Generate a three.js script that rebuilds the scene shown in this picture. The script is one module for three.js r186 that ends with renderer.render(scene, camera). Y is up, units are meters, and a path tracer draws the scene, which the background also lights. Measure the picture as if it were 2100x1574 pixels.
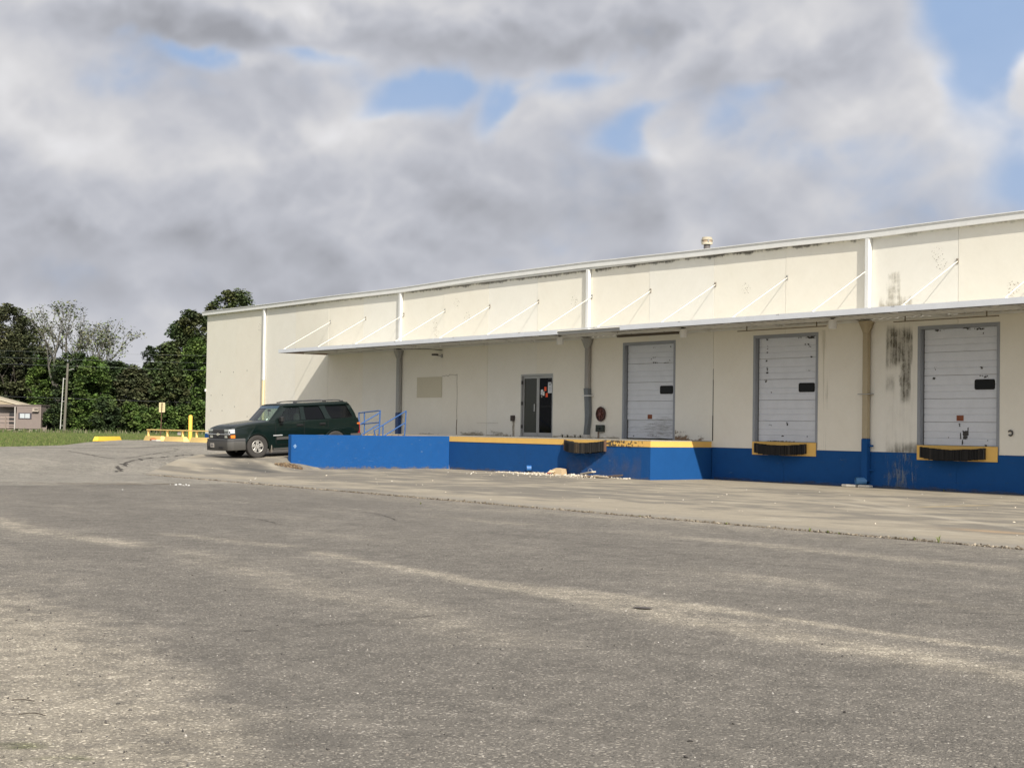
import * as THREE from 'three';
import { RoundedBoxGeometry } from 'three/addons/geometries/RoundedBoxGeometry.js';
import { mergeGeometries, toCreasedNormals } from 'three/addons/utils/BufferGeometryUtils.js';

// ------------------------------------------------------------------ camera, sky, sun, exposure
const scene = new THREE.Scene();
const CAM = new THREE.Vector3(0, 1.58, 34.5779);
const camera = new THREE.PerspectiveCamera(26.827, 2100 / 1574, 0.1, 3000);
camera.position.copy(CAM);
camera.up.set(0.01398, 0.999532, 0.027201);
camera.lookAt(CAM.x - 0.823816, CAM.y + 0.026931, CAM.z - 0.566218);
const renderer = new THREE.WebGLRenderer({ antialias: true });
renderer.toneMapping = THREE.LinearToneMapping;
renderer.toneMappingExposure = 1.5;
renderer.shadowMap.enabled = true;

const SUN_DIR = new THREE.Vector3(1.4, 1.0, 0.44).normalize();
const sun = new THREE.DirectionalLight(new THREE.Color(1.0, 0.94, 0.84), 4.15);
sun.position.copy(SUN_DIR).multiplyScalar(160).add(new THREE.Vector3(-45, 0, 10));
sun.target.position.set(-45, 0, 10);
sun.castShadow = true;
sun.shadow.mapSize.set(4096, 4096);
Object.assign(sun.shadow.camera, { left: -130, right: 130, top: 90, bottom: -90, near: 1, far: 400 });
scene.add(sun, sun.target);

// ------------------------------------------------------------------ noise
function rng(seed) { let a = seed >>> 0; return () => { a = (a + 0x6D2B79F5) | 0; let t = Math.imul(a ^ (a >>> 15), 1 | a); t = (t + Math.imul(t ^ (t >>> 7), 61 | t)) ^ t; return ((t ^ (t >>> 14)) >>> 0) / 4294967296; }; }
const PERM = new Uint8Array(512); { const r = rng(77), p = [...Array(256).keys()]; for (let i = 255; i > 0; i--) { const j = Math.floor(r() * (i + 1)); [p[i], p[j]] = [p[j], p[i]]; } for (let i = 0; i < 512; i++) PERM[i] = p[i & 255]; }
const fade = (t) => t * t * t * (t * (t * 6 - 15) + 10);
function grad(h, x, y, z) { const u = (h & 8) ? y : x, v = (h & 12) === 0 ? y : ((h & 13) === 12 ? x : z); return ((h & 1) ? -u : u) + ((h & 2) ? -v : v); }
function noise3(x, y, z) {
  const fx = Math.floor(x), fy = Math.floor(y), fz = Math.floor(z), X = fx & 255, Y = fy & 255, Z = fz & 255;
  x -= fx; y -= fy; z -= fz;
  const u = fade(x), v = fade(y), w = fade(z), A = PERM[X] + Y, AA = PERM[A] + Z, AB = PERM[A + 1] + Z, B = PERM[X + 1] + Y, BA = PERM[B] + Z, BB = PERM[B + 1] + Z;
  const l = (a, b, t) => a + (b - a) * t;
  return l(l(l(grad(PERM[AA] & 15, x, y, z), grad(PERM[BA] & 15, x - 1, y, z), u), l(grad(PERM[AB] & 15, x, y - 1, z), grad(PERM[BB] & 15, x - 1, y - 1, z), u), v),
    l(l(grad(PERM[AA + 1] & 15, x, y, z - 1), grad(PERM[BA + 1] & 15, x - 1, y, z - 1), u), l(grad(PERM[AB + 1] & 15, x, y - 1, z - 1), grad(PERM[BB + 1] & 15, x - 1, y - 1, z - 1), u), v), w);
}
function fbm(x, y, z, oct, gain = 0.5) { let s = 0, a = 1, n = 0; for (let i = 0; i < oct; i++) { s += a * noise3(x, y, z); n += a; a *= gain; x = x * 2.03 + 11.3; y = y * 2.03 + 5.7; z = z * 2.03 + 3.1; } return s / n; }
const clamp = (x, a = 0, b = 1) => Math.min(b, Math.max(a, x));
const smooth = (a, b, x) => { const t = clamp((x - a) / (b - a)); return t * t * (3 - 2 * t); };
const lerp = (a, b, t) => a + (b - a) * t;
const toLin = (c) => (c <= 0.04045 ? c / 12.92 : Math.pow((c + 0.055) / 1.055, 2.4));
const rgb8 = (r, g, b) => [toLin(r / 255), toLin(g / 255), toLin(b / 255)];

// ------------------------------------------------------------------ sky: broken cloud deck over pale blue air
{
  const W = 4096, H = 2048, data = new Float32Array(W * H * 4);
  const fh = new THREE.Vector2(-0.823816, -0.566218).normalize(), rh = new THREE.Vector2(-fh.y, fh.x);
  // gaps of clear air and thick patches, as [bearing, height, half-width, half-height, tilt, strength] in thousandths of a radian
  const P = (x, y, sx, sy, tilt, k) => [(x - 1050) / 3300, (876 + 0.0145 * (x - 1050) - y) / 3300, sx / 3300, sy / 3300, tilt, k];
  const blobs = [
    P(2020, 60, 180, 130, -0.3, -1.6), P(2085, 330, 80, 110, 0, -0.6), P(1950, 200, 70, 80, 0.4, -0.7), P(1540, 70, 120, 26, 0.5, -0.55), P(1400, 62, 150, 16, 0.2, -0.35),
    P(1335, 215, 95, 28, 0.55, -0.65), P(1180, 172, 100, 20, 0.1, -0.4), P(1290, 292, 80, 34, 0.1, -0.75), P(890, 195, 150, 38, -0.05, -0.7), P(1010, 240, 44, 52, 0, -0.6),
    P(760, 235, 100, 26, 0.25, -0.65), P(420, 135, 110, 24, -0.15, -0.75), P(650, 118, 120, 26, 0, -0.65), P(1545, 195, 70, 26, 0.5, -0.4), P(1640, 320, 140, 34, 0.3, -0.22), P(2070, 410, 90, 50, 0, -0.35), P(1000, 200, 430, 90, 0, -0.16), P(1850, 330, 300, 130, 0, -0.2),
    P(1660, 100, 130, 45, 0.3, 0.9), P(1410, 145, 55, 45, 0.5, 0.7), P(520, 145, 60, 26, -0.1, 0.6), P(700, 270, 90, 50, 0.2, 0.5), P(980, 215, 30, 40, 0, 0.5), P(1100, 235, 34, 34, 0, 0.4),
    P(700, 40, 750, 50, 0.0, 0.6), P(1350, 70, 260, 30, 0.12, 0.35), P(300, 420, 500, 170, 0, 0.35), P(1000, 480, 500, 100, 0, 0.3), P(1850, 220, 90, 60, 0.3, 0.4), P(2090, 190, 45, 60, -0.4, 0.9),
  ];
  const dark = [P(600, 88, 900, 36, 0, 0.46), P(1250, 120, 300, 30, 0.08, 0.3), P(200, 490, 320, 30, 0, 0.26), P(900, 400, 260, 34, -0.1, 0.16), P(1480, 330, 130, 50, 0.5, 0.2), P(1330, 450, 300, 50, 0.2, 0.1), P(250, 610, 600, 40, 0, 0.16), P(1250, 240, 150, 30, 0.4, 0.2), P(1650, 180, 140, 26, 0.3, 0.2)];
  const bright = [P(700, 265, 100, 36, 0.2, 0.36), P(1650, 90, 140, 34, 0.3, 0.42), P(510, 140, 60, 18, 0, 0.45), P(60, 190, 130, 80, 0, 0.3), P(230, 340, 180, 60, 0, 0.16), P(650, 16, 520, 22, 0, 0.38), P(1400, 125, 44, 30, 0.5, 0.3), P(20, 290, 50, 40, 0, 0.28), P(1380, 310, 40, 22, 0, 0.35), P(2090, 165, 44, 50, -0.4, 0.5), P(340, 580, 220, 30, 0, 0.16), P(1330, 500, 180, 30, 0.2, 0.2), P(90, 16, 220, 22, 0, 0.3), P(1540, 280, 60, 40, 0.6, 0.2), P(300, 200, 220, 50, 0, 0.1)];
  const sum = (L, a, e) => { let s = 0; for (const [x, y, sx, sy, t, k] of L) { const dx = a - x, dy = e - y; if (Math.abs(dx) > 0.5 || Math.abs(dy) > 0.35) continue; const c = Math.cos(t), n = Math.sin(t), u = (dx * c + dy * n) / sx, v = (-dx * n + dy * c) / sy, q = u * u + v * v; if (q < 9) s += k * Math.exp(-q); } return s; };
  const billow = (x, y, z, o) => { let v = 0, a = 1, n = 0; for (let i = 0; i < o; i++) { v += a * Math.abs(noise3(x, y, z)); n += a; a *= 0.52; x = x * 2.07 + 4.3; y = y * 2.07 + 1.9; z = z * 2.07 + 8.8; } return 1 - 2.6 * v / n; };   // heaped puffs with narrow creases
  const EXPO = 1 / 1.5;
  for (let j = 0; j < H; j++) {
    const el = (j + 0.5) / H * Math.PI - Math.PI / 2, ce = Math.cos(el), sy = Math.sin(el), low = el < 0.42;
    for (let i = 0; i < W; i++) {
      const k = (j * W + i) * 4;
      if (el < -0.02) { data[k] = 0.2; data[k + 1] = 0.19; data[k + 2] = 0.17; data[k + 3] = 1; continue; }
      if (!low && ((i & 3) || (j & 3))) { const q = ((j - (j & 3)) * W + (i - (i & 3))) * 4; if (data[q + 3]) { data[k] = data[q]; data[k + 1] = data[q + 1]; data[k + 2] = data[q + 2]; data[k + 3] = 1; continue; } }   // high overhead the deck needs less detail
      const ph = ((i + 0.5) / W - 0.5) * 2 * Math.PI, dx = Math.cos(ph) * ce, dz = Math.sin(ph) * ce;
      const a = Math.atan2(dx * rh.x + dz * rh.y, dx * fh.x + dz * fh.y);
      const w = 0.010 * noise3(dx * 16, sy * 20, dz * 16), v = 0.008 * noise3(dx * 16 + 40, sy * 20, dz * 16 + 9);
      const X = dx + w * rh.x, Y = sy + v, Z = dz + w * rh.y, tl = 0.08 * ce * (X * rh.x + Z * rh.y);
      const big = fbm(X * 3.2 + 9, Y * 7.5, Z * 3.2, 3);
      const F = (ox, oy, o) => billow((X + ox * rh.x) * 7.5 + 3, (Y + oy - tl) * 9.5 + 2.6, (Z + ox * rh.y) * 7.5, o);   // heaped cloud lobes
      const heap = F(0, 0, low ? 7 : 3), over = F(0.010, 0.014, low ? 6 : 2), far = F(0.022, 0.034, low ? 4 : 2);
      const fine = fbm(X * 22 + 5, Y * 26, Z * 22, low ? 5 : 3, 0.6);
      const w1 = 0.012 * fine + 0.018 * (heap - 0.35), w2 = 0.010 * fine + 0.012 * (heap - 0.35);
      let cov = 0.63 + 0.42 * big + 0.46 * (heap - 0.36) + 0.16 * fine + 0.66 * sum(blobs, a + w1, el + w2) + 0.25 * smooth(0.12, 0.02, el);
      const alpha = 0.12 + 0.88 * smooth(0.08, 0.60, cov);
      let L = 0.548 + 0.15 * big + 0.12 * (heap - over) + 0.115 * (heap - far) + 0.04 * (heap - 0.36) + 0.03 * fine + 0.34 * sum(bright, a + w1, el + w2) - 0.26 * sum(dark, a + w1, el + w2);
      L += 0.13 * (1 - smooth(0.2, 0.75, cov));
      L = lerp(L, 0.56, 0.4 * smooth(0.10, 0.0, el));
      L = clamp(L, 0.36, 0.84);
      const sd = dx * SUN_DIR.x + sy * SUN_DIR.y + dz * SUN_DIR.z, glow = 1 + 1.9 * Math.exp(-Math.pow(Math.acos(clamp(sd, -1, 1)) / 0.62, 2));  // sky made brighter around the sun, out of view, to light the shaded wall
      const warm = smooth(0.5, 0.72, L);
      const cr = L * lerp(0.96, 1.0, warm), cg = L * lerp(0.985, 0.995, warm), cb = L * lerp(1.085, 1.02, warm);
      const hz = smooth(0.0, 0.35, el), br = lerp(0.40, 0.27, hz), bg = lerp(0.51, 0.43, hz), bb = lerp(0.70, 0.71, hz);
      data[k] = lerp(br, cr, alpha) * EXPO * glow; data[k + 1] = lerp(bg, cg, alpha) * EXPO * glow; data[k + 2] = lerp(bb, cb, alpha) * EXPO * glow; data[k + 3] = 1;
    }
  }
  const tex = new THREE.DataTexture(data, W, H, THREE.RGBAFormat, THREE.FloatType);
  tex.mapping = THREE.EquirectangularReflectionMapping; tex.magFilter = THREE.LinearFilter; tex.minFilter = THREE.LinearFilter; tex.colorSpace = THREE.LinearSRGBColorSpace; tex.needsUpdate = true;
  scene.background = tex; scene.environment = tex;
}
console.log('sky done');

// ------------------------------------------------------------------ helpers
const used = new Map();
function numbered(name) { const n = used.get(name) ?? 0; used.set(name, n + 1); return n ? `${name}_${String(n).padStart(3, '0')}` : name; }
function shade(o) { o.traverse((m) => { if (m.isMesh) { m.castShadow = true; m.receiveShadow = true; } }); return o; }
function thing(name, label, category, [x, y, z] = [0, 0, 0], group) {
  const o = new THREE.Group(); o.name = numbered(name); scene.add(o); o.position.set(x, y, z); o.userData = { label, category };
  if (group) o.userData.group = group;
  return o;
}
function obj(name, geo, mat, parent) {
  const g = Array.isArray(geo) ? merge(geo) : geo;
  const m = new THREE.Mesh(g, mat); m.castShadow = m.receiveShadow = true;
  if (parent) m.name = name; else { m.name = numbered(name); scene.add(m); }
  (parent ?? scene).add(m);
  return m;
}
function single(name, geo, mat, label, category, group) { const m = obj(name, geo, mat); m.userData = { label, category }; if (group) m.userData.group = group; return m; }
function structure(name, geo, mat) { const m = obj(name, geo, mat); m.userData = { kind: 'structure' }; return m; }
function merge(list) {
  const l = list.map((g) => { const q = g.index ? g.toNonIndexed() : g; for (const k of Object.keys(q.attributes)) if (!['position', 'normal', 'uv', 'color'].includes(k)) q.deleteAttribute(k); return q; });
  const hasC = l.some((g) => g.attributes.color);
  for (const g of l) { if (hasC && !g.attributes.color) g.setAttribute('color', new THREE.BufferAttribute(new Float32Array(g.attributes.position.count * 3).fill(1), 3)); if (!g.attributes.uv) g.setAttribute('uv', new THREE.BufferAttribute(new Float32Array(g.attributes.position.count * 2), 2)); }
  return mergeGeometries(l);
}
const V = (x, y, z) => new THREE.Vector3(x, y, z);
// box by its limits, uv in metres
function bx(x0, x1, y0, y1, z0, z1, r = 0) {
  const w = x1 - x0, h = y1 - y0, d = z1 - z0;
  const g = r ? new RoundedBoxGeometry(w, h, d, 2, Math.min(r, w / 2.05, h / 2.05, d / 2.05)) : new THREE.BoxGeometry(w, h, d);
  g.translate((x0 + x1) / 2, (y0 + y1) / 2, (z0 + z1) / 2);
  return metreUV(g);
}
function metreUV(g) {
  const p = g.attributes.position, n = g.attributes.normal, uv = new Float32Array(p.count * 2);
  for (let i = 0; i < p.count; i++) {
    const ax = Math.abs(n.getX(i)), ay = Math.abs(n.getY(i)), az = Math.abs(n.getZ(i));
    if (ay >= ax && ay >= az) { uv[2 * i] = p.getX(i); uv[2 * i + 1] = p.getZ(i); } else if (ax >= az) { uv[2 * i] = p.getZ(i); uv[2 * i + 1] = p.getY(i); } else { uv[2 * i] = p.getX(i); uv[2 * i + 1] = p.getY(i); }
  }
  g.setAttribute('uv', new THREE.BufferAttribute(uv, 2)); return g;
}
function rod(a, b, r, r2 = r, seg = 10) { const d = b.clone().sub(a), L = d.length(), g = new THREE.CylinderGeometry(r2, r, L, seg); g.translate(0, L / 2, 0); g.applyQuaternion(new THREE.Quaternion().setFromUnitVectors(V(0, 1, 0), d.normalize())); g.translate(a.x, a.y, a.z); return g; }
function tube(pts, r, seg = 24, rad = 8) { return new THREE.TubeGeometry(new THREE.CatmullRomCurve3(pts), seg, r, rad); }
function shape(pts) { const s = new THREE.Shape(); pts.forEach(([x, y], i) => (i ? s.lineTo(x, y) : s.moveTo(x, y))); s.closePath(); return s; }
function plate(pts, depth, bevel = 0) { return new THREE.ExtrudeGeometry(pts instanceof THREE.Shape ? pts : shape(pts), { depth, bevelEnabled: bevel > 0, bevelSize: bevel, bevelThickness: bevel, bevelSegments: 2, curveSegments: 10 }); }
// a profile in (z,y) swept along x from x0 to x1
function sweepX(pts, x0, x1, bevel = 0) { const g = plate(pts, x1 - x0, bevel); g.rotateY(-Math.PI / 2); g.applyMatrix4(new THREE.Matrix4().makeScale(1, 1, 1)); g.translate(x1, 0, 0); return g; }   // shape x -> +z
function tex(w, h, fn, { srgb = false, repeat, wrap = THREE.RepeatWrapping } = {}) {
  const d = new Uint8Array(w * h * 4);
  for (let j = 0; j < h; j++) for (let i = 0; i < w; i++) { const c = fn((i + 0.5) / w, (j + 0.5) / h), k = (j * w + i) * 4; d[k] = clamp(c[0]) * 255; d[k + 1] = clamp(c[1]) * 255; d[k + 2] = clamp(c[2]) * 255; d[k + 3] = 255; }
  const t = new THREE.DataTexture(d, w, h); t.wrapS = t.wrapT = wrap; t.magFilter = THREE.LinearFilter; t.minFilter = THREE.LinearMipmapLinearFilter; t.generateMipmaps = true;
  if (srgb) t.colorSpace = THREE.SRGBColorSpace; if (repeat) t.repeat.set(...repeat); t.needsUpdate = true; return t;
}
// noise that repeats over the unit square
function tileN(u, v, f, oct, s = 0) { const a = u * 2 * Math.PI, b = v * 2 * Math.PI, R = f / (2 * Math.PI); const x = Math.cos(a) * R, y = Math.sin(a) * R, z = Math.cos(b) * R, w = Math.sin(b) * R; return 0.5 * (fbm(x + s + 20, y + z * 0.9 + 30, w + 40 + s, oct) + fbm(x + z * 0.8 + 70 + s, y + w * 0.8 + 20, z - y * 0.3 + 50, oct)); }
const STD = (color, roughness = 0.8, more = {}) => new THREE.MeshStandardMaterial({ color: Array.isArray(color) ? new THREE.Color().setRGB(...color) : new THREE.Color(color), roughness, ...more });
const PHY = (color, roughness, more = {}) => new THREE.MeshPhysicalMaterial({ color: Array.isArray(color) ? new THREE.Color().setRGB(...color) : new THREE.Color(color), roughness, ...more });

// height of the ground: level at the docks, rising to the upper lot past the retaining wall
function groundH(x, z) {
  let h;
  if (z < 8.2) h = x < -50.28 ? 0.36 + clamp((9.8 - z) * 0.062, 0, 0.25) : 0;
  else {
    const f = smooth(8.2, 12.5, z), w = lerp(0.22, 3.2, f), mid = lerp(-50.28, -49.2, f);
    h = lerp(0, 0.36 + clamp((9.8 - z) * 0.062, -0.02, 0.2), smooth(mid + w, mid - w, x));
  }
  h += 0.15 * smooth(-51, -60, x);
  h -= 0.10 * smooth(9, 4, z) * smooth(-56, -62, x);
  h -= 0.28 * smooth(-95, -160, x);
  return h;
}
const apronLeft = (z) => (z < 8 ? -56.5 : z < 10.5 ? lerp(-56.5, -55.2, (z - 8) / 2.5) : lerp(-55.2, -46.5, (z - 10.5) / 5.6)) + 0.25 * noise3(z * 0.9, 3, 1);
const lotLeft = (z) => -83.3 + 1.16 * z + 0.5 * noise3(z * 0.35, 8, 2) + 0.18 * noise3(z * 1.7, 1, 5);
function axis(stops) { const out = []; for (let i = 0; i < stops.length - 1; i++) { const [a, s] = stops[i], b = stops[i + 1][0], n = Math.max(1, Math.round((b - a) / s)); for (let k = 0; k < n; k++) out.push(a + (b - a) * k / n); } out.push(stops[stops.length - 1][0]); return out; }
function sheet(xs, zs, fn, uvScale = 1, keep) {   // fn(x,z,i,j) -> [x,y,z,r,g,b]
  const nx = xs.length, nz = zs.length, pos = new Float32Array(nx * nz * 3), col = new Float32Array(nx * nz * 3), uv = new Float32Array(nx * nz * 2), idx = [];
  for (let j = 0; j < nz; j++) for (let i = 0; i < nx; i++) { const k = j * nx + i, r = fn(xs[i], zs[j], i, j); pos.set(r.slice(0, 3), k * 3); col.set(r.slice(3, 6), k * 3); uv[2 * k] = r[0] * uvScale; uv[2 * k + 1] = r[2] * uvScale; }
  for (let j = 0; j < nz - 1; j++) for (let i = 0; i < nx - 1; i++) {
    const a = j * nx + i, b = a + 1, c = a + nx, d = c + 1;
    if (keep && !keep(pos[a * 3], pos[d * 3], pos[a * 3 + 2])) continue;
    idx.push(a, c, b, b, c, d);
  }
  const g = new THREE.BufferGeometry(); g.setAttribute('position', new THREE.BufferAttribute(pos, 3)); g.setAttribute('color', new THREE.BufferAttribute(col, 3)); g.setAttribute('uv', new THREE.BufferAttribute(uv, 2)); g.setIndex(idx); g.computeVertexNormals(); return g;
}

// ------------------------------------------------------------------ surface materials
const grainMap = (() => {   // crushed-stone asphalt, 4.8 m a tile
  const N = 2048, r = rng(5), h = new Float32Array(N * N).fill(0.34), hb = new Float32Array(N * N).fill(0.15);
  for (let s = 0; s < 118000; s++) {
    const cx = r() * N, cy = r() * N, a = 1.3 + r() * r() * 5.2, b = a * (0.5 + 0.4 * r()), t = r() * Math.PI, q = r(), tone = q < 0.56 ? 0.20 + 0.24 * r() : q < 0.88 ? 0.48 + 0.28 * r() : 0.78 + 0.22 * r(), c = Math.cos(t), n = Math.sin(t), R = Math.ceil(a);
    for (let y = -R; y <= R; y++) for (let x = -R; x <= R; x++) { const u = (x * c + y * n) / a, v = (-x * n + y * c) / b, d = u * u + v * v; if (d > 1) continue; const k = (((Math.floor(cy) + y) % N + N) % N) * N + ((Math.floor(cx) + x) % N + N) % N; h[k] = tone; hb[k] = 0.3 + 0.7 * Math.sqrt(1 - d); }
  }
  const M = 256, mot = new Float32Array(M * M); for (let j = 0; j < M; j++) for (let i = 0; i < M; i++) mot[j * M + i] = 1 + 0.55 * tileN(i / M, j / M, 26, 4, 3) + 0.25 * tileN(i / M, j / M, 9, 3, 8);
  for (let j = 0; j < N; j++) for (let i = 0; i < N; i++) { const k = j * N + i, m = mot[(j >> 3) * M + (i >> 3)]; h[k] = (0.42 + (h[k] - 0.42) * 1.1) * (0.9 + 0.2 * r()) * m; }
  const map = tex(N, N, (u, v) => { const k = Math.floor(v * N) * N + Math.floor(u * N), c = h[k]; return [c * 1.02, c, c * 0.96]; }, { repeat: [1 / 4.8, 1 / 4.8] });
  const bump = tex(N, N, (u, v) => { const c = hb[Math.floor(v * N) * N + Math.floor(u * N)]; return [c, c, c]; }, { repeat: [1 / 4.8, 1 / 4.8] });
  return { map, bump };
})();
const asphaltMat = STD([1, 1, 1], 0.95, { map: grainMap.map, bumpMap: grainMap.bump, bumpScale: 0.008, vertexColors: true });
const cementMap = tex(1024, 1024, (u, v) => { const n = tileN(u, v, 90, 3), f = tileN(u, v, 22, 4, 5), s = 0.80 + 0.20 * n + 0.16 * f; return [s, s, s]; }, { repeat: [1 / 4, 1 / 4] });
const creamMap = tex(1024, 1024, (u, v) => { const b = tileN(u, v, 7, 4), s = tileN(u, v, 40, 3, 9), k = 0.955 + 0.055 * b + 0.04 * s; return [k, k * (0.995 + 0.01 * b), k * (0.985 + 0.03 * b)]; }, { repeat: [1 / 5, 1 / 5] });
const stuccoBump = tex(512, 512, (u, v) => { const n = 0.5 + 0.5 * tileN(u, v, 70, 3); return [n, n, n]; }, { repeat: [1 / 1.2, 1 / 1.2] });
const creamWall = [0, 1, 2].map((i) => STD([[0.775, 0.74, 0.64], [0.775, 0.735, 0.632], [0.765, 0.74, 0.66]][i], 0.75, { map: creamMap, bumpMap: stuccoBump, bumpScale: 0.004 }));
const paintMap = tex(512, 512, (u, v) => { const b = tileN(u, v, 6, 5), s = tileN(u, v, 60, 2, 4), k = 0.9 + 0.12 * b + 0.07 * s; return [k, k, k]; }, { repeat: [1 / 2.5, 1 / 2.5] });
const blueWall = PHY([0.0095, 0.075, 0.243], 0.85, { map: paintMap, bumpMap: stuccoBump, bumpScale: 0.004, specularIntensity: 0.35 });
const blueMetal = STD([0.022, 0.085, 0.25], 0.5);
const yellowPaint = STD([0.82, 0.50, 0.125], 0.65, { map: paintMap, bumpMap: stuccoBump, bumpScale: 0.003 });
const whiteMetal = STD([0.74, 0.735, 0.70], 0.5, { map: paintMap });
const fasciaMetal = STD([0.72, 0.74, 0.77], 0.42, { map: paintMap });
const doorWhite = STD([0.66, 0.68, 0.71], 0.5, { map: paintMap });
const greyFrame = STD([0.29, 0.305, 0.325], 0.55, { map: paintMap });
const darkGrey = STD([0.07, 0.065, 0.06], 0.7);
const galv = STD([0.34, 0.335, 0.31], 0.55, { map: paintMap });
const tanPipe = STD([0.42, 0.35, 0.225], 0.6, { map: paintMap });
const rubber = STD([0.014, 0.013, 0.012], 0.95, { map: paintMap, vertexColors: true });
const concrete = STD([0.40, 0.365, 0.29], 0.9, { map: cementMap, bumpMap: stuccoBump, bumpScale: 0.003 });
const soffitMetal = STD([0.72, 0.71, 0.67], 0.6, { map: paintMap });
const blackGlass = PHY([0.004, 0.004, 0.004], 0.3, { specularIntensity: 0.4 });
const decal = (rgb, alpha, rough = 0.9, opacity = 1) => new THREE.MeshStandardMaterial({ color: new THREE.Color().setRGB(...rgb), roughness: rough, alphaMap: alpha, transparent: true, opacity });

// ------------------------------------------------------------------ ground sheets
{
  const xs = axis([[-1500, 120], [-300, 12], [-200, 3], [-60, 6], [60, 60], [900, 1]]), zs = axis([[-900, 90], [-150, 10], [-60, 3], [40, 10], [140, 80], [900, 1]]);
  structure('grass_field', sheet(xs, zs, (x, z) => {
    const n = fbm(x * 0.16, z * 0.16, 4, 4), m = fbm(x * 0.6, z * 0.6, 9, 3), dry = smooth(0.05, 0.5, n + 0.5 * m);
    const c = [lerp(0.090, 0.15, dry), lerp(0.128, 0.15, dry), lerp(0.030, 0.06, dry)].map((v) => v * (1 + 0.35 * m));
    return [x, groundH(x, z) - 0.10 - 1.2 * smooth(4, 8, x - lotLeft(z)) * smooth(110, 100, z), z, ...c];
  }, 1), STD([1, 1, 1], 1, { vertexColors: true, map: cementMap }));
}
{
  const xs = axis([[-150, 6], [-90, 0.8], [-45, 0.22], [-26, 0.06], [-4, 0.4], [4, 6], [70, 1]]), zs = axis([[-4, 1], [14, 0.25], [15.7, 0.06], [33, 0.3], [37, 4], [100, 1]]);
  const seg = (x, z, ax, az, bx_, bz, w) => { const dx = bx_ - ax, dz = bz - az, t = clamp(((x - ax) * dx + (z - az) * dz) / (dx * dx + dz * dz)), ex = x - ax - dx * t, ez = z - az - dz * t; return Math.exp(-(ex * ex + ez * ez) / (w * w)); };
  const spot = (x, z, cx, cz, rx, rz) => Math.exp(-(((x - cx) / rx) ** 2 + ((z - cz) / rz) ** 2));
  const SAND = rgb8(168, 160, 145);
  const lot = structure('asphalt_lot', sheet(xs, zs, (x0, z) => {
    const edge = lotLeft(z), x = Math.max(x0, edge);
    const n1 = fbm(x * 0.22, z * 0.5, 2, 5), n2 = fbm(x * 0.9, z * 1.5, 7, 5, 0.6), n3 = fbm(x * 3.1, z * 3.1, 1, 3, 0.6), wz = 0.25 * noise3(x * 0.35, 4, z * 0.2) + 0.12 * noise3(x * 1.3, 9, z * 0.5);
    let c = [0.368, 0.337, 0.292];
    const old = smooth(-38.4, -39.2, x + 0.25 * n2) * smooth(15.0, 15.6, z) + smooth(-46, -48, x) * smooth(15.6, 15.0, z);
    c = c.map((v, k) => lerp(v, [0.53, 0.495, 0.43][k], clamp(old)));
    let dust = 0.16 * smooth(0.0, 0.5, n1 + 0.35 * n2);
    const fr = 0.55 + 0.9 * n2 + 0.8 * n3;
    const tracks = seg(x, z + wz, -28, 26.9, -19.8, 27.0, 0.32) * 0.8 + seg(x, z + wz, -21.5, 25.6, -18.9, 25.2, 0.22) * 0.55 + seg(x, z + wz * 0.6, -17.8, 25.25, -13.2, 25.55, 0.15) * 0.9 + seg(x, z + wz * 0.5, -13.6, 25.45, -10.8, 25.05, 0.24) * 1.0
      + seg(x, z + wz * 0.4, -11.4, 25.0, -4, 24.75, 0.11) * 1.0 + seg(x, z + wz, -12.6, 25.5, -4, 26.0, 0.30) * 1.0 + seg(x, z + wz, -14.5, 27.2, -10, 27.8, 0.4) * 0.35 + seg(x, z + wz, -18.5, 26.8, -15.5, 27.1, 0.3) * 0.4;
    const spots = spot(x, z, -22.5, 19.5, 1.6, 0.35) * 0.55 + spot(x, z, -17.1, 19.0, 1.8, 0.35) * 0.5 + spot(x, z, -12.6, 22.5, 1.2, 0.3) * 0.55 + spot(x, z, -15.2, 19.1, 1.2, 0.3) * 0.5 + spot(x, z, -13.0, 19.0, 1.6, 0.4) * 0.7 + spot(x, z, -10.0, 22.8, 0.8, 0.2) * 0.4 + spot(x, z, -7.28, 31.6, 0.28, 0.14) * 1.2;
    const verge = 0.30 * smooth(18.4, 16.1, z) * smooth(-45, -40, x);
    dust += clamp(tracks * (0.55 + fr * 0.75)) * 0.78 + clamp(spots * (0.7 + fr * 0.6)) * 0.6 + verge * (0.6 + 0.8 * fr);
    const sandEdge = (z - 30.2) - 0.33 * (x + 11.5) * (x > -11.5 ? 0.75 : 0.12), sand = smooth(-0.55, 0.55, sandEdge * 0.9 + 0.6 * n2 + 0.28 * n3) * smooth(-5.9, -7.4, x + 0.7 * n2) * 0.9;
    const n4 = fbm(x * 7.5, z * 7.5, 6, 3, 0.65); dust = clamp(Math.max(dust, sand) * (1 + 1.1 * n4) + 0.25 * Math.max(dust, sand) * n3);
    c = c.map((v, k) => lerp(v, SAND[k] * 2.1, dust * 0.85));
    const moss = spot(x, z, -7.75, 32.1, 0.35, 0.12) * smooth(0.0, 0.25, n3 + 0.1) + spot(x, z, -7.3, 31.95, 0.16, 0.05) * smooth(0, 0.2, n3 + 0.15);
    c = c.map((v, k) => lerp(v, [0.20, 0.22, 0.08][k], clamp(moss)));
    const strip = seg(x, z, -39.1, 18.6, -40.6, 22.2, 0.55) * smooth(0.0, 0.3, n2 + 0.2) * 0.85, joint = Math.exp(-(((x + 38.8 + 0.15 * n3) / 0.10) ** 2)) * smooth(18, 18.6, z) * 0.85;
    c = c.map((v, k) => lerp(v, [0.26, 0.20, 0.13][k], clamp(strip)) * (1 - joint * 0.6));
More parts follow.
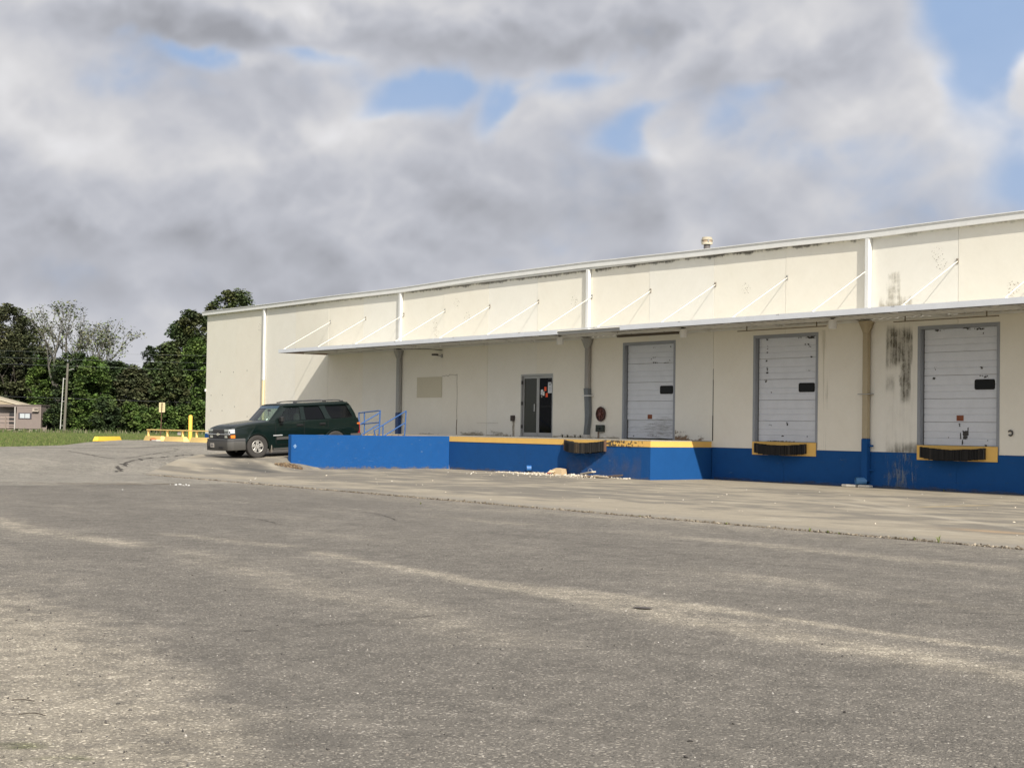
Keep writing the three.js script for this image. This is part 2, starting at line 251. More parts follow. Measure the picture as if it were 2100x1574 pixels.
    const tar = (Math.exp(-(((z - 8.3 + 0.5 * n1 + (x + 66) * 0.28) / 0.10) ** 2)) + Math.exp(-(((x + 63.5 + 0.3 * n2) / 0.14) ** 2))) * smooth(-56, -58, x) * smooth(-74, -70, x) * 0.5;
    const tone = 1 + 0.26 * n1 + 0.24 * n2 + 0.22 * n3;
    c = c.map((v) => v * tone * (1 - tar));
    const inner = smooth(15.5, 14.6, z) * smooth(apronLeft(z) + 0.6, apronLeft(z) + 1.6, x), inApron = smooth(16.22, 16.05, z) * smooth(apronLeft(z) - 0.15, apronLeft(z) + 0.1, x);
    return [x, groundH(x, z) - 0.05 * inApron - 0.6 * inner + 0.004 * n2 - 0.03 * smooth(0.4, 0, x - edge), z, ...c];
  }, 1, (xa, xb) => xb - xa > 1e-4), asphaltMat);
  const crackM = STD([0.045, 0.038, 0.030], 0.95);
  const ribbon = (pts, w, seed, name = 'crack', m = crackM) => {   // an uneven open crack following the ground
    const r = rng(seed), c = new THREE.CatmullRomCurve3(pts.map(([x, z]) => new THREE.Vector3(x, 0, z))), L = c.getLength(), n = Math.max(8, Math.round(L / 0.12)), P = [], I = [];
    for (let i = 0; i <= n; i++) { const p = c.getPoint(i / n), t = c.getTangent(i / n), e = w * (0.25 + 1.3 * r()) * Math.min(1, i / 3, (n - i) / 3), jx = (r() - 0.5) * w * 2.2, jz = (r() - 0.5) * w * 2.2; for (const s of [-1, 1]) { const x = p.x + jx - t.z * e * s * 0.5, z = p.z + jz + t.x * e * s * 0.5; P.push(x, groundH(x, z) + 0.009, z); } if (i) { const a = 2 * i - 2; I.push(a, a + 1, a + 2, a + 1, a + 3, a + 2); } }
    const g = new THREE.BufferGeometry(); g.setAttribute('position', new THREE.Float32BufferAttribute(P, 3)); g.setIndex(I); g.computeVertexNormals(); obj(name, metreUV(g), m, lot);
  };
  ribbon([[-11.26, 29.5], [-11.25, 29.1], [-11.3, 28.6], [-11.37, 28.0], [-11.5, 27.2]], 0.016, 1);
  ribbon([[-59.0, 14.4], [-55.5, 14.7], [-51.8, 14.9], [-54.9, 12.7], [-58.9, 9.8]], 0.05, 2); ribbon([[-61.1, 13.2], [-63.7, 10.6], [-62.0, 9.2], [-59.2, 9.6]], 0.045, 3);
  ribbon([[-37.5, 24.5], [-37.6, 22.5], [-37.9, 20.4], [-38.6, 19.0], [-39.6, 17.6]], 0.05, 4); ribbon([[-47.2, 16.7], [-50.2, 15.2], [-53.4, 12.6], [-55.4, 10.7]], 0.12, 5); ribbon([[-20.5, 21.4], [-17.4, 21.0], [-14.6, 21.3], [-12.2, 20.8]], 0.010, 6); ribbon([[-33, 20.2], [-29, 20.5], [-25.4, 20.2], [-23.2, 20.9]], 0.018, 7); ribbon([[-9.8, 23.6], [-8.8, 22.4], [-8.6, 21.0], [-7.9, 19.6]], 0.012, 8); ribbon([[-27, 23.4], [-24.6, 22.9], [-22.6, 23.3]], 0.014, 9);
}
{
  const TAN = rgb8(143, 134, 117), GREY = rgb8(94, 90, 83), PALE = rgb8(160, 152, 136), RUST = rgb8(143, 121, 92);
  const line = (x, z, ax, az, bx_, bz, w) => { const dx = bx_ - ax, dz = bz - az, t = ((x - ax) * dx + (z - az) * dz) / (dx * dx + dz * dz); if (t < 0 || t > 1) return 0; const ex = x - ax - dx * t, ez = z - az - dz * t; return Math.exp(-(ex * ex + ez * ez) / (w * w)); };
  const xs = axis([[-57.5, 0.12], [-45, 0.14], [-14, 0.4], [0, 4], [70, 1]]), zs = axis([[-0.3, 0.11], [16.1, 0.05], [16.14, 1]]);
  const colour = (x, z) => {
    const n1 = fbm(x * 0.10, z * 0.22, 3, 4), n2 = fbm(x * 0.55 + 0.6 * n1, z * 1.0, 8, 6, 0.62), n3 = fbm(x * 1.6, z * 2.2, 5, 4, 0.6), worn = smooth(9.5, 4.5, z) * 0.0;
    const band = 0.25 * smooth(15.5, 12, z) * smooth(2.5, 5, z);
    let g = smooth(-0.16, 0.30, n1 * 0.7 + n2 * 1.05 + band - 0.14 + worn);
    let c = TAN.map((v, k) => lerp(v, GREY[k], g * 0.72));
    c = c.map((v, k) => lerp(v, PALE[k], 0.55 * smooth(0.12, 0.5, -n2 + 0.5 * n3)));
    c = c.map((v, k) => lerp(v, RUST[k], 0.55 * smooth(0.15, 0.45, fbm(x * 0.3, z * 0.7, 15, 4)) * smooth(6, 2, z)));
    const oil = Math.exp(-(((x + 48.3) / 2.1) ** 2 + ((z - 11.6 - 0.25 * (x + 48.3)) / 1.0) ** 2)); c = c.map((v, k) => lerp(v, [0.075, 0.070, 0.06][k], clamp(oil * (1.1 + 1.1 * n2) - 0.12)));
    const pale = Math.exp(-(((x + 51.2) / 1.2) ** 2 + ((z - 12.6) / 0.8) ** 2)) * 0.6; c = c.map((v, k) => lerp(v, PALE[k], clamp(pale * (1 + n2))));
    const ln = 0.75 * line(x, z, -26.5, 7.8, -16.5, 12.7, 0.10) + 0.55 * line(x, z, -26.7, 6.4, -22.2, 9.6, 0.08) + 0.45 * line(x, z, -23, 5.2, -14, 8.8, 0.09);
    c = c.map((v, k) => lerp(v, PALE[k] * 1.1, clamp(ln * (0.7 + n3))));
    c = c.map((v, k) => lerp(v, [0.42, 0.30, 0.10][k], clamp(0.55 * line(x, z, -23.3, 8.1, -23.4, 5.6, 0.12) * (0.7 + n3))));
    c = c.map((v, k) => lerp(v, RUST[k] * 1.3, clamp(Math.exp(-(((x + 17.0) / 0.8) ** 2 + ((z - 13.4) / 0.25) ** 2)) * 0.8)));
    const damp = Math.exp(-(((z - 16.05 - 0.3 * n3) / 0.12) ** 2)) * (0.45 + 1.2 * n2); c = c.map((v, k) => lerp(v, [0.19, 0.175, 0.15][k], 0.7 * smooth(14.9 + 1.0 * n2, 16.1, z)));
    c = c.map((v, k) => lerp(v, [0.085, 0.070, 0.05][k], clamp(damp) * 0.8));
    const tone = 1 + 0.16 * n3; return c.map((v) => v * tone);
  };
  structure('concrete_apron', sheet(xs, zs, (x0, z) => {
    const x = Math.max(x0, apronLeft(z)), c = colour(x, z), last = z > 16.12;
    const zz = (last ? 16.1 : z) + (z > 15.9 ? 0.07 * noise3(x * 0.8, 2, 6) + 0.04 * noise3(x * 3, 2, 6) : 0);
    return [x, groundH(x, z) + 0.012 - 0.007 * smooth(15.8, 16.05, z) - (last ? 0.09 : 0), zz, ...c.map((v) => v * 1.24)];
  }, 1, (xa, xb) => xb - xa > 1e-4), STD([1, 1, 1], 0.92, { vertexColors: true, map: cementMap, bumpMap: grainMap.bump, bumpScale: 0.0015 }));
}
console.log('ground done');

// ------------------------------------------------------------------ warehouse
const EAVE = [[-79.2, 7.40], [-71.5, 7.385], [-64, 7.395], [-58.6, 7.375], [-52.1, 7.465], [-45.6, 7.47], [-43, 7.44], [-39.3, 7.40], [-35.9, 7.38], [-32.2, 7.335], [-30.2, 7.355], [-26.9, 7.365], [-12, 7.37]];
const eaveY = (x) => { for (let i = 0; i < EAVE.length - 1; i++) { const [a, ya] = EAVE[i], [b, yb] = EAVE[i + 1]; if (x <= b) return lerp(ya, yb, smooth(a, b, Math.max(x, a)) * 0.4 + clamp((x - a) / (b - a)) * 0.6); } return EAVE[EAVE.length - 1][1]; };
const X_END = -12.6, X_CORNER = -78.66;
const wh = thing('warehouse', 'long cream metal-panel warehouse with loading docks, white eave and blue base band', 'warehouse');
const SEAMS = [X_CORNER, -75.0, -71.7, -68.42, -65.13, -61.89, -58.6, -55.3, -52.0, -48.7, -45.42, -42.17, -38.9, -35.64, -32.32, -29.02, -25.74, -22.45, -19.17, -15.88, X_END];
// openings [centre seam, half width, bottom, top]
const OPEN = [[-48.68, 1.03, 1.225, 3.57], [-42.17, 1.37, 1.225, 4.51], [-35.64, 1.37, 1.03, 4.51], [-29.02, 1.37, 1.03, 4.51], [-22.45, 1.37, 1.03, 4.51]];
for (let i = 0; i < SEAMS.length - 1; i++) {
  const g = 0.006, x0 = SEAMS[i] + (i ? g : 0), x1 = SEAMS[i + 1] - g, top = (x) => eaveY(x) - 0.13, pts = [];
  const l = OPEN.find((o) => Math.abs(o[0] - SEAMS[i]) < 0.1), r = OPEN.find((o) => Math.abs(o[0] - SEAMS[i + 1]) < 0.1);
  const yb = 1.035;
  if (l) pts.push([l[0] + l[1], Math.max(yb, yb)]); else pts.push([x0, yb]);
  if (r) { pts.push([r[0] - r[1], yb], [r[0] - r[1], r[3]], [x1, r[3]]); } else pts.push([x1, yb]);
  pts.push([x1, top(x1)], [(x0 + x1) / 2, top((x0 + x1) / 2)], [x0, top(x0)]);
  if (l) pts.push([x0, l[3]], [l[0] + l[1], l[3]]);
  const p = plate(pts, 0.15); p.translate(0, 0, -0.15 + [0, 0.004, -0.003, 0.002][i % 4]);
  obj('wall_panel', p, creamWall[(i * 7) % 3], wh);
}
// dark backing behind the open seams, and the closed box of the building
obj('wall_core', [bx(X_CORNER + 0.02, -49.8, 0.2, 7.1, -0.30, -0.2), bx(-47.6, -43.6, 0.2, 7.1, -0.30, -0.2), bx(-40.75, -37.05, 0.2, 7.1, -0.30, -0.2), bx(-34.22, -30.43, 0.2, 7.1, -0.30, -0.2), bx(-27.6, -23.85, 0.2, 7.1, -0.30, -0.2), bx(-21.05, X_END, 0.2, 7.1, -0.3, -0.2), bx(-49.8, -47.6, 3.6, 7.1, -0.3, -0.2), bx(-43.6, -21.05, 4.53, 7.1, -0.31, -0.21)], darkGrey, wh);
obj('end_wall', bx(X_CORNER, X_CORNER + 0.18, 0.1, 7.25, -40, -0.152), creamWall[2], wh);
obj('end_wall', bx(X_END - 0.18, X_END, -0.1, 7.25, -40, -0.152), creamWall[2], wh);
obj('back_wall', bx(X_CORNER, X_END, -0.1, 7.4, -40.2, -40.0), creamWall[1], wh);
{ const rp = plate([[0.1, 7.31], [0.1, 7.25], [-20, 7.75], [-40.2, 7.30], [-40.2, 7.36], [-20, 7.81]], X_END - X_CORNER); rp.rotateY(-Math.PI / 2); rp.translate(X_END, -0.03, 0); obj('roof', rp, whiteMetal, wh); }
// blue base band under the panels, dock openings skipped by the bumpers in front
{
  const band = (a, b) => { const x0 = a, x1 = b; obj('base_band', bx(x0, x1, -0.15, 1.028, -0.15, 0.018, 0.006), blueWall, wh); };
  for (const [a, b] of [[X_CORNER - 0.01, -71.7], [-71.694, -65.13], [-65.124, -58.6], [-58.594, -57.05]]) band(a, b);
  for (const [a, b] of [[-38.90, -35.64], [-35.634, -32.32], [-32.314, -29.02], [-29.014, -25.74], [-25.734, -22.45], [-22.444, -15.88], [-15.874, X_END]]) band(a, b);
}
// white box gutter along the eave, in lengths with their own sag
for (let i = 0; i < 11; i++) {
  const x0 = -79.0 + i * 6.035, x1 = x0 + 6.03, n = 6, parts = [];
  const prof = [[-0.05, -0.03], [0.165, -0.03], [0.165, -0.045], [0.145, -0.05], [0.150, -0.21], [0.120, -0.215], [0.118, -0.205], [-0.03, -0.205]];
  const P = [], I = [], m = prof.length;
  for (let k = 0; k <= n; k++) { const x = lerp(x0, x1, k / n), y = eaveY(x); for (const [z, dy] of prof) P.push(x, y + dy + 0.03, z); }
  for (let k = 0; k < n; k++) for (let q = 0; q < m; q++) { const a = k * m + q, b = k * m + (q + 1) % m; I.push(a, b, a + m, b, b + m, a + m); }
  for (const k of [0, n]) for (let q = 1; q < m - 1; q++) { const b = k * m; k ? I.push(b, b + q, b + q + 1) : I.push(b, b + q + 1, b + q); }
  const g = new THREE.BufferGeometry(); g.setAttribute('position', new THREE.Float32BufferAttribute(P, 3)); g.setIndex(I); const f = toCreasedNormals(g, 0.3); f.computeVertexNormals(); metreUV(f);
  const s = obj('eave_gutter', f, whiteMetal, wh);
  const cap = [], ci = [];
  for (let k = 0; k <= n; k++) { const x = lerp(x0, x1, k / n), y = eaveY(x); cap.push(x, y + 0.028, 0.172, x, y + 0.028, -0.06, x, y + 0.006, 0.176, x, y + 0.006, 0.166); }
  for (let k = 0; k < n; k++) { const a = k * 4; ci.push(a, a + 4, a + 1, a + 1, a + 4, a + 5, a, a + 2, a + 4, a + 2, a + 6, a + 4, a + 2, a + 3, a + 6, a + 3, a + 7, a + 6); }
  const cg = new THREE.BufferGeometry(); cg.setAttribute('position', new THREE.Float32BufferAttribute(cap, 3)); cg.setIndex(ci); const cf = cg.toNonIndexed(); cf.computeVertexNormals(); metreUV(cf);
  obj('drip_edge', cf, whiteMetal, s);
}

// ---- canopy
{
  const c = obj('canopy', (() => {   // ribbed steel deck
    const P = [], I = [], x0 = -65.1, x1 = X_END, n = Math.round((x1 - x0) / 0.1); let k = 0;
    for (let i = 0; i <= n; i++) { const x = x0 + (x1 - x0) * i / n, y = 4.835 + ((i % 3 === 0) ? -0.028 : 0); P.push(x, y, 2.46, x, y + 0.012, 0.004); if (i) I.push(k - 2, k, k - 1, k - 1, k, k + 1); k += 2; }
    const g = new THREE.BufferGeometry(); g.setAttribute('position', new THREE.Float32BufferAttribute(P, 3)); g.setIndex(I); const f = g.toNonIndexed(); f.computeVertexNormals(); return metreUV(f);
  })(), soffitMetal, wh);
  const chan = [[2.51, 4.750], [2.51, 4.905], [2.43, 4.905], [2.43, 4.897], [2.50, 4.897], [2.50, 4.760], [2.44, 4.760], [2.44, 4.750]];
  const joints = [-65.13, -58.4, -51.97, -46.0, -44.0];
  for (let i = 0; i < joints.length - 1; i++) obj('fascia', sweepX(chan, joints[i], joints[i + 1] - 0.012), fasciaMetal, c);
  const j2 = [-40.6, -34.7, -28.6, -22.4, -16.2, X_END];
  for (let i = 0; i < j2.length - 1; i++) obj('fascia', sweepX(chan, j2[i] + 0.006, j2[i + 1]), fasciaMetal, c);
  // the damaged length: upper lip left, lower lip bent away and weathered
  obj('fascia', sweepX([[2.51, 4.868], [2.51, 4.905], [2.43, 4.905], [2.43, 4.897], [2.50, 4.897], [2.50, 4.868]], -44.0, -40.6), fasciaMetal, c).userData.label = 'torn white fascia strip';
  { const g = sweepX([[2.46, 4.745], [2.47, 4.85], [2.462, 4.85], [2.45, 4.753], [2.38, 4.748], [2.38, 4.74]], -44.05, -40.55); obj('bent_lip', g, galv, c).userData.label = 'bare bent metal lip where the fascia is missing'; }
  obj('end_channel', bx(-65.13, -65.08, 4.745, 4.892, 0.01, 2.50), STD([0.30, 0.22, 0.17], 0.7), c);
  for (const z of [0.07, 1.25]) obj('purlin', bx(-65.07, X_END, 4.745, 4.80, z - 0.03, z + 0.03), soffitMetal, c);
  for (const z of [2.18]) obj('conduit', rod(V(-65, 4.775, z), V(X_END, 4.775, z), 0.02), darkGrey, c);  // dark rod stands in for the shadow line behind the fascia lip
  for (let x = -61.9; x < X_END; x += 3.27) obj('joist', bx(x - 0.03, x + 0.03, 4.745, 4.80, 0.1, 2.43), soffitMetal, c);
  const wallClip = STD([0.25, 0.22, 0.18], 0.7);
  for (let i = 0; i < 17; i++) {
    const x = -64.95 + i * 3.265, r = obj('tie_rod', [rod(V(x, 6.25, 0.02), V(x + 0.24, 4.92, 2.44), 0.0125, 0.0125, 8), bx(x + 0.21, x + 0.27, 4.906, 4.935, 2.36, 2.47)], creamWall[0], c);
    obj('bracket', [bx(x - 0.05, x + 0.03, 6.19, 6.33, 0.004, 0.016), bx(x - 0.03, x + 0.01, 6.29, 6.33, 0.016, 0.03)], i % 3 ? wallClip : galv, r);
  }
  for (let x = -63.5; x < X_END; x += 4.3) for (const e of [0, 0.06]) obj('bolt_head', bx(x + e, x + e + 0.02, 4.885, 4.9, 2.51, 2.518), darkGrey, c);
}

// ---- downspouts
function pipeBox(x, w, y0, y1, z0, d) { return bx(x - w / 2, x + w / 2, y0, y1, z0, z0 + d, 0.025); }
function head(x, s) { const g = new THREE.CylinderGeometry(0.19 * s, 0.085 * s, 0.28 * s, 4, 1); g.rotateY(Math.PI / 4); g.scale(1.25, 1, 0.8); g.translate(x, 4.60, 0.12); return g; }
{
  const d1 = obj('downspout', pipeBox(-71.7, 0.16, 3.7, 7.22, 0.012, 0.11), whiteMetal, wh);
  obj('lower_pipe', pipeBox(-71.7, 0.15, 0.5, 3.69, 0.016, 0.11), STD([0.72, 0.60, 0.36], 0.6, { map: paintMap }), d1);
  const d2 = obj('downspout', pipeBox(-58.6, 0.18, 4.85, 7.22, 0.012, 0.12), whiteMetal, wh);
  obj('leader_head', head(-58.6, 1.35), galv, d2); obj('lower_pipe', pipeBox(-58.6, 0.24, 2.13, 4.5, 0.02, 0.15), galv, d2); obj('painted_foot', [pipeBox(-58.6, 0.26, 0.6, 2.128, 0.02, 0.16), bx(-58.47, -58.40, 1.95, 2.02, 0.05, 0.12, 0.02)], STD([0.012, 0.05, 0.16], 0.5), d2);
  const d3 = obj('downspout', pipeBox(-45.5, 0.18, 4.85, 7.22, 0.012, 0.12), whiteMetal, wh);
  obj('leader_head', head(-45.45, 1.25), galv, d3); obj('lower_pipe', pipeBox(-45.46, 0.22, 2.98, 4.5, 0.02, 0.13), STD([0.33, 0.31, 0.28], 0.6, { map: paintMap }), d3);
  { // the lower length is kinked and crushed
    const P = [], I = [], st = [[3.0, 0.0, 0.12, 0.15], [2.86, 0.01, 0.12, 0.14], [2.5, 0.03, 0.13, 0.12], [2.05, 0.055, 0.125, 0.12], [1.75, 0.05, 0.10, 0.14], [1.55, 0.02, 0.09, 0.15], [1.36, -0.01, 0.11, 0.13]];
    st.forEach(([y, dx, hw, dz]) => { const x = -45.46 + dx; P.push(x - hw, y, 0.02, x - hw, y, 0.02 + dz, x, y, 0.035 + dz + (y < 2 ? -0.03 : 0.01), x + hw, y, 0.02 + dz, x + hw, y, 0.02); });
    for (let k = 0; k < st.length - 1; k++) for (let q = 0; q < 5; q++) { const a = k * 5 + q, b = k * 5 + (q + 1) % 5; I.push(a, a + 5, b, b, a + 5, b + 5); }
    const g = new THREE.BufferGeometry(); g.setAttribute('position', new THREE.Float32BufferAttribute(P, 3)); g.setIndex(I); const f = g.toNonIndexed(); f.computeVertexNormals(); metreUV(f);
    obj('crushed_pipe', f, STD([0.15, 0.165, 0.17], 0.5, { map: paintMap }), d3).userData.label = 'dented dark grey lower length of the downspout';
  }
  obj('strap', [bx(-45.64, -45.2, 2.72, 2.755, 0.015, 0.185)], whiteMetal, d3); obj('foot', bx(-45.58, -45.33, 1.236, 1.36, 0.02, 0.2, 0.02), STD([0.55, 0.52, 0.46], 0.8), d3);
  const d4 = obj('downspout', [pipeBox(-32.22, 0.17, 4.85, 7.18, 0.012, 0.13)], whiteMetal, wh);
  obj('leader_head', head(-32.22, 1.2), tanPipe, d4); obj('lower_pipe', pipeBox(-32.24, 0.2, 1.4, 4.5, 0.02, 0.14), tanPipe, d4); obj('strap', [bx(-32.5, -32.02, 2.665, 2.69, 0.01, 0.17)], galv, d4);
  obj('painted_foot', [pipeBox(-32.23, 0.225, 0.16, 1.402, 0.02, 0.16), rod(V(-32.12, 1.2, 0.08), V(-31.98, 1.2, 0.08), 0.03), rod(V(-32.12, 0.5, 0.08), V(-31.96, 0.5, 0.08), 0.02)], blueWall, d4);
  const el = new THREE.CylinderGeometry(0.105, 0.105, 0.3, 18, 1, true); el.rotateX(Math.PI / 2); el.rotateY(-0.55); el.translate(-32.28, 0.19, 0.24);
  obj('outlet', el, new THREE.MeshStandardMaterial({ color: new THREE.Color().setRGB(0.08, 0.22, 0.42), roughness: 0.5, side: THREE.DoubleSide }), d4);
}

// ---- overhead dock doors
const chipTex = (seed, marks) => { const r = rng(seed), L = marks.map(([u, v, ru, rv, k]) => [u, v, ru, rv, k]); return tex(512, 640, (u, v) => { let a = 0; for (const [cu, cv, ru, rv, k] of L) { const du = (u - cu) / ru, dv = (v - cv) / rv; if (Math.abs(du) > 1.4 || Math.abs(dv) > 1.4) continue; const n = fbm(u * 42 + seed, v * 60, seed, 3, 0.6) * 1.5; if (1 - Math.max(du * du, dv * dv) + n - (k ?? 0.35) > 0.32) a = 1; } return [a, a, a]; }, { wrap: THREE.ClampToEdgeWrapping }); };
const DOOR_CHIPS = [
  [[0.55, 0.965, 0.05, 0.012, 0.7], [0.72, 0.965, 0.04, 0.01, 0.8], [0.9, 0.965, 0.05, 0.012, 0.7], [0.56, 0.86, 0.06, 0.02, 0.75], [0.5, 0.842, 0.03, 0.02, 0.8], [0.58, 0.805, 0.07, 0.012, 0.55], [0.8, 0.80, 0.09, 0.012, 0.6], [0.88, 0.815, 0.03, 0.02, 0.7], [0.55, 0.035, 0.18, 0.012, 0.75], [0.14, 0.03, 0.02, 0.008, 0.3], [0.55, 0.15, 0.02, 0.01, 0.7]],
  [[0.14, 0.985, 0.02, 0.01, 0.1], [0.88, 0.985, 0.08, 0.014, 0.1], [0.70, 0.988, 0.05, 0.01, 0.5], [0.14, 0.9, 0.02, 0.03, 0.6], [0.14, 0.86, 0.02, 0.01, 0.2], [0.82, 0.92, 0.08, 0.02, 0.75], [0.87, 0.905, 0.03, 0.02, 0.5], [0.13, 0.78, 0.02, 0.012, 0.3], [0.9, 0.8, 0.03, 0.012, 0.4], [0.14, 0.7, 0.02, 0.03, 0.4], [0.14, 0.665, 0.02, 0.008, 0.0], [0.12, 0.585, 0.03, 0.02, 0.4], [0.85, 0.675, 0.07, 0.005, 0.5], [0.22, 0.475, 0.012, 0.012, 0.4], [0.5, 0.17, 0.015, 0.018, 0.1], [0.2, 0.16, 0.05, 0.012, 0.8], [0.42, 0.055, 0.03, 0.012, 0.5], [0.83, 0.055, 0.04, 0.008, 0.6], [0.4, 0.006, 0.35, 0.006, 0.5]],
  [[0.18, 0.985, 0.05, 0.012, 0.4], [0.28, 0.985, 0.03, 0.01, 0.7], [0.58, 0.995, 0.07, 0.006, 0.2], [0.6, 0.985, 0.04, 0.008, 0.4], [0.75, 0.983, 0.09, 0.01, 0.35], [0.8, 0.945, 0.01, 0.01, 0.4], [0.78, 0.655, 0.03, 0.014, 0.4], [0.15, 0.66, 0.03, 0.02, 0.7], [0.135, 0.575, 0.025, 0.014, 0.2], [0.82, 0.588, 0.09, 0.006, 0.5], [0.84, 0.576, 0.05, 0.01, 0.45], [0.49, 0.175, 0.012, 0.014, 0.0], [0.575, 0.105, 0.036, 0.022, -0.3], [0.565, 0.07, 0.03, 0.012, -0.3], [0.505, 0.09, 0.008, 0.028, -0.1], [0.605, 0.14, 0.008, 0.014, -0.1], [0.53, 0.03, 0.012, 0.026, 0.2], [0.86, 0.05, 0.03, 0.008, 0.6], [0.34, 0.07, 0.012, 0.006, 0.4], [0.84, 0.006, 0.02, 0.012, 0.3]],
];
function dockDoor(cx, y0, k) {
  const d = obj('dock_door', (() => {   // jamb and header frame, standing 2 mm proud of the panels
    const L = cx - 1.37, R = cx + 1.37; return [bx(L - 0.03, L + 0.07, y0, 4.545, -0.19, 0.008), bx(R - 0.07, R + 0.03, y0, 4.545, -0.19, 0.008), bx(L + 0.07, R - 0.07, 4.455, 4.545, -0.19, 0.008)];
  })(), greyFrame, wh);
  for (const s of [cx - 1.30, cx + 1.262]) obj('jamb_seal', bx(s, s + 0.038, y0 + 0.02, 4.455, -0.185, -0.14), darkGrey, d);
  const sill = 1.255, H = (4.455 - sill) / 5, w = 1.262, fold = [0.0, 0.18, 0.44];
  for (let s = 0; s < 5; s++) {
    const a = sill + s * H + 0.004, b = sill + (s + 1) * H - 0.004, z = -0.17, f = -0.125, gv = 0.016, p = [[z, a], [f - 0.006, a], [f, a + 0.012]];
    for (const q of [0.30, 0.58]) { const y = lerp(a, b, q + (s % 2 ? 0.01 : 0)); p.push([f, y - gv], [f - 0.012, y - gv * 0.4], [f - 0.012, y + gv * 0.4], [f, y + gv]); }
    p.push([f, b - 0.012], [f - 0.006, b], [z, b]);
    const g = sweepX(p.map(([zz, yy]) => [zz, yy]), cx - w, cx + w); metreUV(g);
    const sec = obj('door_section', g, doorWhite, d);
    if (k === 0 && s === 0) { sec.rotation.x = -0.02; sec.position.y = 0.02; }
  }
  const win = new THREE.Shape(), wx0 = cx + 0.48, wx1 = cx + 1.14, wy0 = 2.775, wy1 = 3.04, r = 0.06;
  win.moveTo(wx0 + r, wy0); win.lineTo(wx1 - r, wy0); win.quadraticCurveTo(wx1, wy0, wx1, wy0 + r); win.lineTo(wx1, wy1 - r); win.quadraticCurveTo(wx1, wy1, wx1 - r, wy1); win.lineTo(wx0 + r, wy1); win.quadraticCurveTo(wx0, wy1, wx0, wy1 - r); win.lineTo(wx0, wy0 + r); win.quadraticCurveTo(wx0, wy0, wx0 + r, wy0);
  const wg = plate(win, 0.012, 0.006); wg.translate(0, 0, -0.128); obj('window', wg, STD([0.006, 0.006, 0.006], 0.9), d);
  const pane = plate([[wx0 + 0.045, wy0 + 0.045], [wx1 - 0.045, wy0 + 0.045], [wx1 - 0.045, wy1 - 0.045], [wx0 + 0.045, wy1 - 0.045]], 0.003); pane.translate(0, 0, -0.1095); obj('pane', pane, blackGlass, d);
  if (k !== 1) obj('sticker', bx(cx - 0.03 - (k === 0 ? 0.14 : 0.1), cx + 0.21 - (k === 0 ? 0.14 : 0.1), 1.93, 2.08, -0.1235, -0.1215), STD([0.20, 0.055, 0.018], 0.7), d).userData.label = 'small rust red sticker';
  const cp = new THREE.PlaneGeometry(2 * w, 3.2); cp.translate(cx, sill + 1.6, -0.1195); obj('paint_chip', cp, decal([0.05, 0.047, 0.042], chipTex(31 + k, DOOR_CHIPS[k % 3])), d);
  if (k === 0) { // grime smeared over the lowest section
    const t = tex(256, 128, (u, v) => { const n = fbm(u * 5, v * 22, 3, 4, 0.6), a = smooth(-0.1, 0.7, 1.2 * n + 0.35 - Math.abs(u - 0.72) * 0.9 - Math.abs(v - 0.45) * 0.5) * 0.45; return [a, a, a]; }, { wrap: THREE.ClampToEdgeWrapping });
    const g = new THREE.PlaneGeometry(2 * w, 0.75); g.translate(cx, sill + 0.38, -0.110); obj('grime', g, decal([0.16, 0.13, 0.075], t), d);
  }
  return d;
}
dockDoor(-42.17, 1.237, 0); dockDoor(-35.64, 1.03, 1); dockDoor(-29.02, 1.03, 2); dockDoor(-22.45, 1.03, 3);
{ const th = obj('dock_sill', [bx(-43.54, -40.8, 1.0, 1.236, -0.3, -0.01)], concrete, wh); for (const cx of [-35.64, -29.02, -22.45]) obj('dock_sill', bx(cx - 1.30, cx + 1.30, 0.9, 1.25, -0.3, -0.01), concrete, wh); }

